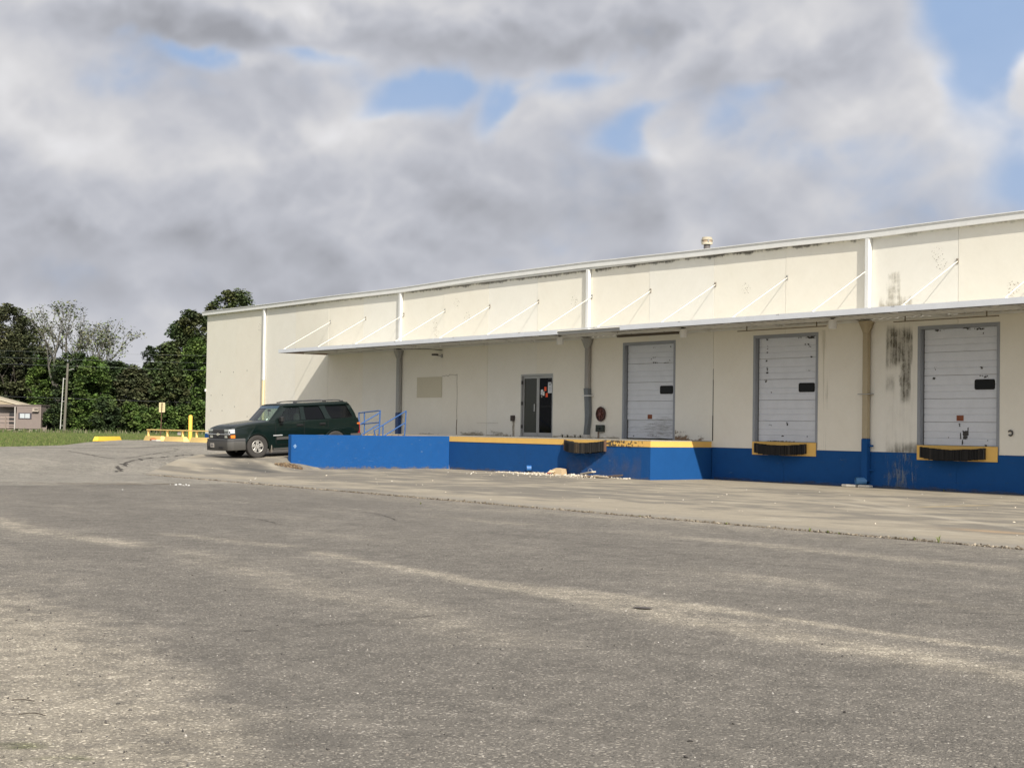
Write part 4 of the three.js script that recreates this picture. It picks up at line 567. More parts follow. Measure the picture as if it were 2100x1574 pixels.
// ------------------------------------------------------------------ parked sport utility vehicle
{
  const car = thing('suv', 'dark green four door sport utility vehicle parked behind the blue wall', 'car', [-52.74, 0.372, 9.8]);
  car.rotation.x = 0.06;
  const paintTex = tex(256, 256, (u, v) => { const k = 0.94 + 0.1 * tileN(u, v, 9, 4); return [k, k, k]; }, { repeat: [0.5, 0.5] });
  const paint = PHY([0.0018, 0.0078, 0.0062], 0.5, { specularIntensity: 0.25, clearcoat: 0.55, clearcoatRoughness: 0.06, map: paintTex });
  const trim = STD([0.045, 0.045, 0.045], 0.6), greyPlastic = STD([0.045, 0.042, 0.036], 0.6), chrome = STD([0.55, 0.55, 0.55], 0.22, { metalness: 0.9 }), black = STD([0.006, 0.006, 0.006], 0.7), gap = STD([0.003, 0.004, 0.004], 0.9);
  const W = 0.965;
  // lower body: side outline (z forward, y up) with wheel arches, swept across the car
  const arc = (cz, r, a0, a1, n) => Array.from({ length: n + 1 }, (_, i) => { const a = lerp(a0, a1, i / n); return [cz + r * Math.cos(a), 0.385 + r * Math.sin(a)]; });
  const RA = -3.12;
  const out = [[-4.05, 0.44], [-4.12, 0.6], [-4.11, 0.95], [-4.06, 1.2], [-0.60, 1.215], [-0.42, 1.222], [0.0, 1.185], [0.4, 1.15], [0.74, 1.105], [0.92, 1.05], [0.985, 0.97], [0.985, 0.72], [0.95, 0.52], [0.62, 0.50], ...arc(0, 0.475, 0.22, Math.PI - 0.12, 14), [-0.5, 0.34], [-2.58, 0.34], ...arc(RA, 0.46, 0.1, Math.PI - 0.2, 14)];
  const body = plate(out, 2 * W - 0.10, 0.05); // bevel rounds the shoulders
  { const p = body.attributes.position; for (let i = 0; i < p.count; i++) { const z = p.getX(i), y = p.getY(i); let x = p.getZ(i) - (W - 0.05); const t = clamp((z - 0.35) / 0.65), b = clamp((-3.5 - z) / 0.6), dome = y > 1.0 && z > -0.5 ? 0.0 : 0; x *= 1 - 0.075 * t * t - 0.035 * b * b - 0.03 * clamp((0.7 - y) / 0.4) - 0.012 * clamp((y - 0.9) / 0.3); p.setXYZ(i, x, y + dome, z); } }
  { const idx = []; const n = body.attributes.position.count; for (let i = 0; i < n; i += 3) idx.push(i, i + 2, i + 1); body.setIndex(idx); }
  const bodyG = toCreasedNormals(body.toNonIndexed(), 0.55); metreUV(bodyG);
  const bodyM = obj('body', bodyG, paint, car);
  // crowned bonnet skin
  { const P = [], I = [], nz = 11, nx = 10; for (let j = 0; j <= nz; j++) for (let i = 0; i <= nx; i++) { const z = j === nz ? 1.0 : lerp(-0.5, 0.93, j / (nz - 1)), s = i / nx * 2 - 1, prof = z < 0 ? lerp(1.222, 1.19, (z + 0.5) / 0.5) : z < 0.72 ? lerp(1.19, 1.112, z / 0.72) : lerp(1.112, 1.062, (z - 0.72) / 0.21), hw = 0.86 - 0.07 * clamp((z - 0.3) / 0.65) ** 2; P.push(s * hw, j === nz ? 1.035 : prof + 0.052 + 0.045 * (1 - s * s) + 0.012 * (Math.abs(s) > 0.55 && Math.abs(s) < 0.85 ? 1 : 0), z); } for (let j = 0; j < nz; j++) for (let i = 0; i < nx; i++) { const a = j * (nx + 1) + i; I.push(a, a + nx + 1, a + 1, a + 1, a + nx + 1, a + nx + 2); } const g = new THREE.BufferGeometry(); g.setAttribute('position', new THREE.Float32BufferAttribute(P, 3)); g.setIndex(I); g.computeVertexNormals(); metreUV(g); obj('bonnet', g, paint, car); }
  // cabin sides with window openings, leaning inward
  const lean = (y) => 0.925 - Math.max(0, y - 1.2) * 0.25;
  const side = [[-4.07, 1.19], [-4.0, 1.42], [-3.86, 1.70], [-3.76, 1.80], [-3.6, 1.855], [-1.25, 1.855], [-1.06, 1.825], [-0.44, 1.19]];
  const wins = [[[-0.86, 1.262], [-1.77, 1.262], [-1.77, 1.70], [-1.70, 1.735], [-1.30, 1.735], [-1.22, 1.70]], [[-1.95, 1.262], [-2.74, 1.262], [-2.66, 1.50], [-2.56, 1.71], [-2.5, 1.74], [-1.97, 1.74], [-1.93, 1.71]], [[-3.0, 1.262], [-3.84, 1.262], [-3.88, 1.30], [-3.70, 1.68], [-3.62, 1.735], [-2.84, 1.745], [-2.79, 1.70], [-2.92, 1.38]]];
  const tint = PHY([0.002, 0.0025, 0.003], 0.06, { specularIntensity: 0.45 }), clear = PHY([0.62, 0.70, 0.66], 0.03, { transmission: 1, thickness: 0, ior: 1.45 });
  const mapSide = (g, s, inset) => { const p = g.attributes.position; for (let i = 0; i < p.count; i++) { const z = p.getX(i), y = p.getY(i), d = p.getZ(i); const taper = 1 - 0.05 * clamp((-3.3 - z) / 0.8) ** 2 - 0.05 * clamp((z + 1.1) / 0.6) ** 2; p.setXYZ(i, s * (lean(y) * taper - inset - d), y, z); } const n = g.index ? g.toNonIndexed() : g, q = n.attributes.position; if (s > 0) for (let i = 0; i < q.count; i += 3) { const a = [q.getX(i + 1), q.getY(i + 1), q.getZ(i + 1)]; q.setXYZ(i + 1, q.getX(i + 2), q.getY(i + 2), q.getZ(i + 2)); q.setXYZ(i + 2, ...a); } const f = toCreasedNormals(n, 0.5); return metreUV(f); };
  for (const s of [1, -1]) {
    const sh = shape(side); for (const w of wins) { const h = new THREE.Path(); w.forEach(([x, y], i) => (i ? h.lineTo(x, y) : h.moveTo(x, y))); h.closePath(); sh.holes.push(h); }
    obj('cabin_side', mapSide(plate(sh, 0.05), s, 0), paint, car);
    wins.forEach((w, i) => {
      const cz = w.reduce((a, q) => a + q[0], 0) / w.length, cy = w.reduce((a, q) => a + q[1], 0) / w.length, big = w.map(([x, y]) => [cz + (x - cz) * 1.03, cy + (y - cy) * 1.04]);
      const wm = obj('side_window', mapSide(plate(big, 0.004), s, 0.028), i ? tint : clear, car); if (i) wm.userData.label = 'dark tinted side window';
    });
  }
  // roof
  { const cs = []; for (let i = 0; i <= 12; i++) { const t = i / 12 * 2 - 1; cs.push([t * 0.80, 1.80 + 0.085 * (1 - Math.pow(Math.abs(t), 3))]); } cs.push([0.76, 1.76], [-0.76, 1.76]); const g = plate(cs, 2.62, 0.02); g.translate(0, 0, -3.78); const p = g.attributes.position; for (let i = 0; i < p.count; i++) { const z = p.getZ(i); p.setY(i, p.getY(i) - 0.05 * clamp((z + 1.5) / 0.4) ** 2 - 0.06 * clamp((-3.35 - z) / 0.5) ** 2); } obj('roof', metreUV(toCreasedNormals(g.index ? g.toNonIndexed() : g, 0.6)), paint, car); }
  // windscreen and tailgate
  const quad = (a, b, c, d, curve, n = 8) => { const P = [], I = []; for (let j = 0; j <= n; j++) for (let i = 0; i <= n; i++) { const u = i / n, v = j / n, q = a.clone().lerp(b, u).lerp(d.clone().lerp(c, u), v); q.z += curve * (1 - (2 * u - 1) ** 2); P.push(q.x, q.y, q.z); } for (let j = 0; j < n; j++) for (let i = 0; i < n; i++) { const k = j * (n + 1) + i; I.push(k, k + 1, k + n + 1, k + 1, k + n + 2, k + n + 1); } const g = new THREE.BufferGeometry(); g.setAttribute('position', new THREE.Float32BufferAttribute(P, 3)); g.setIndex(I); g.computeVertexNormals(); return metreUV(g); };
  obj('windscreen', quad(V(-0.86, 1.21, -0.45), V(0.86, 1.21, -0.45), V(0.745, 1.795, -1.03), V(-0.745, 1.795, -1.03), 0.06), clear, car);
  obj('sun_strip', quad(V(-0.77, 1.70, -0.925), V(0.77, 1.70, -0.925), V(0.75, 1.80, -1.02), V(-0.75, 1.80, -1.02), 0.066), PHY([0.02, 0.05, 0.08], 0.1), car);
  obj('tailgate', [quad(V(0.90, 1.18, -4.06), V(-0.90, 1.18, -4.06), V(-0.76, 1.83, -3.74), V(0.76, 1.83, -3.74), -0.03)], paint, car);
  obj('rear_glass', [quad(V(0.76, 1.27, -4.045), V(-0.76, 1.27, -4.045), V(-0.68, 1.72, -3.835), V(0.68, 1.72, -3.835), -0.03)], tint, car);
  obj('inspection_sticker', quad(V(0.60, 1.262, -0.478), V(0.70, 1.262, -0.485), V(0.69, 1.36, -0.575), V(0.59, 1.36, -0.568), 0.0, 1), STD([0.55, 0.7, 0.6], 0.7), car);
  obj('wiper', [rod(V(0.05, 1.262, -0.36), V(0.62, 1.30, -0.44), 0.012), rod(V(-0.6, 1.262, -0.38), V(-0.05, 1.30, -0.42), 0.012)], black, car);
  obj('cowl', bx(-0.84, 0.84, 1.20, 1.268, -0.56, -0.33, 0.02), black, car);
  // inside
  const seat = STD([0.16, 0.15, 0.13], 0.9), seats = obj('seats', [bx(0.2, 0.68, 0.8, 1.0, -1.9, -1.35, 0.06), bx(0.2, 0.68, 0.95, 1.5, -2.0, -1.8, 0.07), bx(0.32, 0.56, 1.46, 1.68, -1.98, -1.86, 0.05), bx(-0.68, -0.2, 0.8, 1.0, -1.9, -1.35, 0.06), bx(-0.68, -0.2, 0.95, 1.5, -2.0, -1.8, 0.07), bx(-0.56, -0.32, 1.46, 1.68, -1.98, -1.86, 0.05), bx(-0.7, 0.7, 0.95, 1.45, -2.9, -2.7, 0.06)], seat, car);
  obj('dashboard', bx(-0.82, 0.82, 1.05, 1.235, -1.05, -0.5, 0.05), STD([0.09, 0.085, 0.075], 0.8), car);
  { const g = new THREE.TorusGeometry(0.19, 0.018, 8, 24); g.rotateX(-0.45); g.translate(0.42, 1.27, -1.12); obj('steering_wheel', g, black, car); }
  obj('rear_view_mirror', [bx(-0.12, 0.12, 1.60, 1.67, -0.98, -0.95, 0.02), rod(V(0.0, 1.45, -0.93), V(0.0, 1.6, -0.95), 0.012)], black, car);
  obj('cabin_floor', bx(-0.88, 0.88, 0.36, 0.5, -4.0, -0.6), black, car);
  // front end
  const fz = 0.985;
  const gr = obj('grille', [bx(-0.5, 0.5, 0.72, 1.06, fz, fz + 0.05, 0.02)], trim, car);
  for (const [y0, y1] of [[0.905, 1.0], [0.745, 0.845]]) { obj('mesh', bx(-0.46, 0.46, y0, y1, fz + 0.048, fz + 0.056), black, gr); for (let i = 0; i < 15; i++) obj('slat', bx(-0.45 + i * 0.064, -0.442 + i * 0.064, y0, y1, fz + 0.056, fz + 0.062), trim, gr); }
  obj('centre_bar', bx(-0.92, 0.92, 0.85, 0.90, fz + 0.01, fz + 0.075, 0.02), chrome, gr);
  obj('emblem', (() => { const g = plate([[-0.10, -0.025], [-0.045, -0.025], [-0.06, -0.045], [0.05, -0.045], [0.045, -0.025], [0.10, -0.025], [0.11, 0.025], [0.05, 0.025], [0.06, 0.045], [-0.05, 0.045], [-0.045, 0.025], [-0.09, 0.025]], 0.008); g.translate(0, 0.876, fz + 0.076); return g; })(), STD([0.75, 0.72, 0.62], 0.3, { metalness: 0.6 }), gr);
  for (const s of [1, -1]) {
    const X = (a, b) => (s > 0 ? [a, b] : [-b, -a]);
    const wrap = (y0, y1, z0) => { const pts = [[0.5, 0.0], [0.86, 0.0], [0.925, -0.09], [0.935, -0.2], [0.90, -0.2], [0.5, -0.08]]; const g = plate(pts.map(([x, z]) => [x, -z]), y1 - y0); g.rotateX(Math.PI / 2); g.translate(0, y1, 0); if (s < 0) { g.applyMatrix4(new THREE.Matrix4().makeScale(-1, 1, 1)); const q = g.index ? g.toNonIndexed() : g; const p = q.attributes.position; for (let i = 0; i < p.count; i += 3) { const a = [p.getX(i + 1), p.getY(i + 1), p.getZ(i + 1)]; p.setXYZ(i + 1, p.getX(i + 2), p.getY(i + 2), p.getZ(i + 2)); p.setXYZ(i + 2, ...a); } q.computeVertexNormals(); q.scale(1, 1, -1); const p2 = q.attributes.position; for (let i = 0; i < p2.count; i += 3) { const a = [p2.getX(i + 1), p2.getY(i + 1), p2.getZ(i + 1)]; p2.setXYZ(i + 1, p2.getX(i + 2), p2.getY(i + 2), p2.getZ(i + 2)); p2.setXYZ(i + 2, ...a); } q.computeVertexNormals(); q.translate(0, 0, z0); return metreUV(q); } g.scale(1, 1, -1); const q = g.index ? g.toNonIndexed() : g, p = q.attributes.position; for (let i = 0; i < p.count; i += 3) { const a = [p.getX(i + 1), p.getY(i + 1), p.getZ(i + 1)]; p.setXYZ(i + 1, p.getX(i + 2), p.getY(i + 2), p.getZ(i + 2)); p.setXYZ(i + 2, ...a); } q.computeVertexNormals(); q.translate(0, 0, z0); return metreUV(q); };
    obj('headlight', wrap(0.905, 1.055, fz + 0.05), PHY([0.62, 0.64, 0.66], 0.15, { clearcoat: 1, metalness: 0.3 }), car);
    obj('fog_light', [bx(...X(0.5, 0.72), 0.745, 0.845, fz + 0.02, fz + 0.055, 0.015)], PHY([0.5, 0.5, 0.42], 0.2, { clearcoat: 1 }), car);
    obj('turn_signal', (() => { const g = wrap(0.745, 0.848, fz + 0.045); const p = g.attributes.position; for (let i = 0; i < p.count; i++) if (Math.abs(p.getX(i)) < 0.74) p.setX(i, s * 0.74); return g; })(), PHY([0.80, 0.20, 0.02], 0.2, { clearcoat: 1 }), car);
    obj('tail_light', [bx(...X(0.84, 0.925), 0.60, 1.08, -4.165, -4.03, 0.02)], PHY([0.22, 0.008, 0.012], 0.2, { clearcoat: 1 }), car);
    obj('tail_lens', [bx(...X(0.838, 0.93), 0.99, 1.075, -4.168, -4.02, 0.02)], PHY([0.42, 0.11, 0.02], 0.3), car);
    // doors: shut lines, handles, mouldings, running board, mirror, arch lips
    const skin = W + 0.0015;
    for (const [z, y0, y1] of [[-0.72, 0.45, 1.21], [-1.86, 0.42, 1.21], [-2.82, 0.95, 1.21]]) obj('shut_line', bx(...X(skin - 0.012, skin), y0, y1, z - 0.006, z + 0.006), gap, car);
    obj('shut_line', bx(...X(skin - 0.012, skin), 0.42, 0.43, -2.55, -0.72), gap, car);
    obj('door_handle', [bx(...X(skin, skin + 0.035), 1.07, 1.105, -1.80, -1.58, 0.015)], black, car); obj('door_handle', [bx(...X(skin, skin + 0.035), 1.07, 1.105, -2.70, -2.50, 0.015)], black, car);
    obj('handle_recess', [bx(...X(skin, skin + 0.003), 1.04, 1.13, -1.83, -1.55), bx(...X(skin, skin + 0.003), 1.04, 1.13, -2.73, -2.47)], gap, car);
    obj('side_moulding', [bx(...X(skin, skin + 0.02), 0.60, 0.70, -1.84, -0.74, 0.012), bx(...X(skin, skin + 0.02), 0.60, 0.70, -2.62, -1.88, 0.012)], greyPlastic, car);
    obj('moulding_strip', [bx(...X(skin + 0.018, skin + 0.024), 0.625, 0.64, -2.6, -0.76)], chrome, car);
    obj('badge', bx(...X(skin, skin + 0.008), 0.745, 0.775, -0.98, -0.62), STD([0.42, 0.42, 0.42], 0.4), car);
    obj('running_board', [bx(...X(0.86, 1.06), 0.25, 0.31, -2.5, -0.58, 0.025)], greyPlastic, car);
    obj('mud_flap', bx(...X(0.74, 0.97), 0.16, 0.42, -0.56, -0.53, 0.01), STD([0.18, 0.16, 0.13], 0.9), car);
    obj('door_mirror', [bx(...X(0.96, 1.19), 1.22, 1.42, -0.98, -0.84, 0.05), bx(...X(0.90, 1.0), 1.21, 1.27, -0.96, -0.86, 0.02)], black, car);
    for (const cz of [0, RA]) { const t = new THREE.TorusGeometry(0.475, 0.02, 6, 24, Math.PI); t.rotateY(Math.PI / 2); t.translate(s * (W - 0.012), 0.385, cz); obj('arch_lip', t, paint, car); }
    obj('roof_rail', [tube([V(s * 0.66, 1.885, -1.62), V(s * 0.66, 1.915, -1.78), V(s * 0.66, 1.925, -2.6), V(s * 0.66, 1.915, -3.42), V(s * 0.66, 1.865, -3.62)], 0.018, 30, 8), bx(...X(0.62, 0.70), 1.87, 1.915, -1.74, -1.60, 0.02), bx(...X(0.62, 0.70), 1.86, 1.905, -3.62, -3.48, 0.02)], trim, car);
  }
  obj('roof_cross_bar', [rod(V(-0.66, 1.92, -1.95), V(0.66, 1.92, -1.95), 0.016), rod(V(-0.66, 1.92, -3.2), V(0.66, 1.92, -3.2), 0.016)], trim, car);
  const bump = (pts, y0, y1, m, name) => { const g = plate(pts, y1 - y0, 0.02); g.rotateX(-Math.PI / 2); g.translate(0, y0, 0); return obj(name, metreUV(toCreasedNormals(g.index ? g.toNonIndexed() : g, 0.6)), m, car); };
  // bumper outlines in (x,-z)
  const fb = [[-0.99, -0.50], [-0.97, -0.92], [-0.86, -1.09], [-0.5, -1.155], [0.5, -1.155], [0.86, -1.09], [0.97, -0.92], [0.99, -0.50], [0.93, -0.50], [0.80, -0.9], [-0.80, -0.9], [-0.93, -0.50]];
  bump(fb, 0.33, 0.60, greyPlastic, 'front_bumper'); bump(fb.map(([x, z]) => [x * 0.985, z * 0.985 ]), 0.605, 0.70, trim, 'bumper_pad');
  bump([[-0.97, 3.75], [-0.97, 4.12], [-0.8, 4.24], [0.8, 4.24], [0.97, 4.12], [0.97, 3.75], [0.9, 3.75], [0.85, 4.05], [-0.85, 4.05], [-0.9, 3.75]], 0.42, 0.66, greyPlastic, 'rear_bumper');
  obj('air_intake', [bx(0.30, 0.62, 0.385, 0.45, 1.165, 1.185), bx(-0.62, -0.30, 0.385, 0.45, 1.165, 1.185)], black, car);
  const lp = obj('licence_plate', bx(-0.40, -0.10, 0.42, 0.57, 1.176, 1.188), STD([0.36, 0.33, 0.28], 0.6), car); obj('plate_print', [bx(-0.35, -0.29, 0.455, 0.53, 1.188, 1.1895), bx(-0.25, -0.21, 0.455, 0.53, 1.188, 1.1895), bx(-0.17, -0.14, 0.455, 0.53, 1.188, 1.1895)], STD([0.05, 0.05, 0.07], 0.8), lp);
  obj('underbody', [bx(-0.75, 0.75, 0.3, 0.6, -3.9, 0.7)], black, car);
  // wheels
  const tyreP = [[0.215, -0.10], [0.25, -0.125], [0.33, -0.135], [0.37, -0.125], [0.384, -0.10], [0.388, 0], [0.384, 0.10], [0.37, 0.125], [0.33, 0.135], [0.25, 0.125], [0.215, 0.10]].map(([r, y]) => new THREE.Vector2(r, y));
  const tyreG = new THREE.LatheGeometry(tyreP, 40).scale(1.045, 1, 1.045), tyreM = STD([0.032, 0.029, 0.026], 0.9), rimM = STD([0.46, 0.44, 0.40], 0.35, { metalness: 0.55 });
  for (const [cz, s] of [[0, 1], [0, -1], [RA, 1], [RA, -1]]) {
    const wsub = []; const dish = new THREE.CylinderGeometry(0.205, 0.205, 0.02, 32); dish.translate(0, 0.03, 0); const lip = new THREE.TorusGeometry(0.21, 0.014, 8, 36); lip.rotateX(Math.PI / 2); lip.translate(0, 0.115, 0);
    const place = (g) => { const q = g.clone(); q.rotateZ(-s * Math.PI / 2); q.translate(s * 0.845, 0.402, cz); return q; };
    const ty = obj('wheel', place(tyreG), tyreM, car);
    obj('rim_barrel', place(dish), black, ty);
    const bars = []; for (let k = 0; k < 5; k++) { const a = k * Math.PI * 2 / 5 + 0.3, g = plate([[-0.035, 0.03], [0.035, 0.03], [0.062, 0.205], [-0.062, 0.205]], 0.03, 0.008); g.rotateX(-Math.PI / 2); g.translate(0, 0.07, 0); g.rotateY(a); bars.push(place(g.index ? g.toNonIndexed() : g)); }
    obj('rim', [place(lip), ...bars], rimM, ty);
    const hub = new THREE.CylinderGeometry(0.065, 0.075, 0.06, 24); hub.translate(0, 0.10, 0); obj('hub_cap', place(hub), rimM, ty);
    const nuts = []; for (let k = 0; k < 6; k++) { const a = k * Math.PI / 3, g = new THREE.CylinderGeometry(0.016, 0.016, 0.03, 8); g.translate(Math.cos(a) * 0.088, 0.108, Math.sin(a) * 0.088); nuts.push(place(g)); } obj('lug_nuts', nuts, black, ty);
  }
}
console.log('car done');

// ------------------------------------------------------------------ upper lot: wheel stops, barrier, bollard, sign
const stopYellow = STD([0.85, 0.60, 0.22], 0.7, { map: paintMap, bumpMap: stuccoBump, bumpScale: 0.004 }), stopYellow2 = STD([0.80, 0.52, 0.05], 0.7, { map: paintMap });
function stopGeo(L, h = 0.17) { const g = plate([[-0.12, 0], [0.12, 0], [0.085, h], [-0.085, h]], L, 0.012); g.translate(0, 0, -L / 2); const p = g.attributes.position; for (let i = 0; i < p.count; i++) { const z = p.getZ(i), y = p.getY(i); if (Math.abs(z) > L / 2 - 0.05) p.setZ(i, z - Math.sign(z) * 0.16 * clamp(y / h)); } g.rotateY(Math.PI / 2); return metreUV(toCreasedNormals(g.index ? g.toNonIndexed() : g, 0.4)); }
{
  const ws = single('wheel_stop', stopGeo(2.75, 0.19), stopYellow2, 'lone yellow concrete wheel stop at the edge of the grass', 'wheel stop'); ws.position.set(-74.75, groundH(-74.75, 6.75), 6.75); ws.rotation.y = -0.78;
  const b = thing('yellow_barrier', 'yellow rail on short posts standing on concrete wheel stops', 'barrier', [0, 0, 0]);
  const Z = 3.75, gy = groundH(-74, Z);
  for (const [a, e] of [[-77.35, -75.05], [-74.75, -72.25], [-71.6, -69.3], [-69.0, -66.8]]) { const g = stopGeo(e - a, 0.23); g.scale(1, 1, 1.25); g.translate((a + e) / 2, gy - 0.01, Z); obj('wheel_stop', g, stopYellow, b); }
  for (const x of [-77.1, -74.65, -72.75, -71.1, -69.5, -67.1]) obj('post', bx(x - 0.045, x + 0.045, gy + 0.2, gy + 0.52, Z - 0.045, Z + 0.045, 0.01), stopYellow, b);
  obj('rail', bx(-77.2, -66.9, gy + 0.51, gy + 0.565, Z - 0.07, Z + 0.07, 0.01), stopYellow, b);
  obj('notice_plate', bx(-73.35, -72.98, gy + 0.32, gy + 0.46, Z + 0.01, Z + 0.02), STD([0.55, 0.52, 0.50], 0.6), b);
  const bo = thing('bollard', 'yellow round-topped steel bollard behind the low barrier', 'bollard', [-73.15, groundH(-73.15, 3.2), 3.2]);
  { const g = new THREE.LatheGeometry([[0.0, 1.36], [0.05, 1.352], [0.085, 1.325], [0.095, 1.29], [0.095, 0]].map(([r, y]) => new THREE.Vector2(r, y)), 24); g.scale(1, 0.95, 1); obj('post', g, STD([0.80, 0.50, 0.08], 0.55), bo); const c = new THREE.CylinderGeometry(0.16, 0.17, 0.04, 20); c.translate(0, 0.02, 0); obj('footing', c, concrete, bo); }
  const sg = thing('parking_sign', 'small faded yellow sign on a rusty pole behind the barrier', 'sign', [-81.45, groundH(-81.45, 1.3), 1.3]);
  { const pole = rod(V(-0.1, -0.1, 0), V(0.05, 1.95, 0), 0.028); obj('pole', pole, STD([0.10, 0.055, 0.035], 0.9), sg); const q = new THREE.Shape(); const r = 0.04, w = 0.16, h0 = 1.45, h1 = 1.97; q.moveTo(-w + r, h0); q.lineTo(w - r, h0); q.quadraticCurveTo(w, h0, w, h0 + r); q.lineTo(w, h1 - r); q.quadraticCurveTo(w, h1, w - r, h1); q.lineTo(-w + r, h1); q.quadraticCurveTo(-w, h1, -w, h1 - r); q.lineTo(-w, h0 + r); q.quadraticCurveTo(-w, h0, -w + r, h0); const g = plate(q, 0.006); g.translate(0.06, 0, 0); g.rotateY(1.0); g.translate(0, 0, 0.04); obj('plate', g, STD([0.50, 0.43, 0.25], 0.7), sg); const lines = []; for (const [y, a] of [[1.9, 0.05], [1.83, 0.09], [1.73, 0.1], [1.66, 0.08], [1.59, 0.1]]) lines.push(bx(0.06 - a, 0.06 + a, y - 0.012, y + 0.012, 0.0065, 0.0085)); const lg = merge(lines); lg.rotateY(1.0); lg.translate(0, 0, 0.04); obj('faded_print', lg, STD([0.35, 0.28, 0.12], 0.8), sg); }
  // litter beside the barrier
  const lit = (name, label, cat, geo, m, x, z, dy = 0) => { const o = single(name, geo, m, label, cat); o.position.set(x, groundH(x, z) + dy, z); return o; };
  lit('paper_sheet', 'white crumpled paper lying by the yellow barrier', 'litter', bx(-0.3, 0.3, 0, 0.05, -0.12, 0.12, 0.02), STD([0.6, 0.58, 0.54], 0.9), -74.6, 4.35);
  lit('rag', 'orange brown rag beside the white paper at the barrier', 'litter', (() => { const g = new THREE.IcosahedronGeometry(0.16, 2); g.scale(1.3, 0.6, 1); g.translate(0, 0.06, 0); return g; })(), STD([0.36, 0.14, 0.05], 0.9), -75.35, 4.2);
}

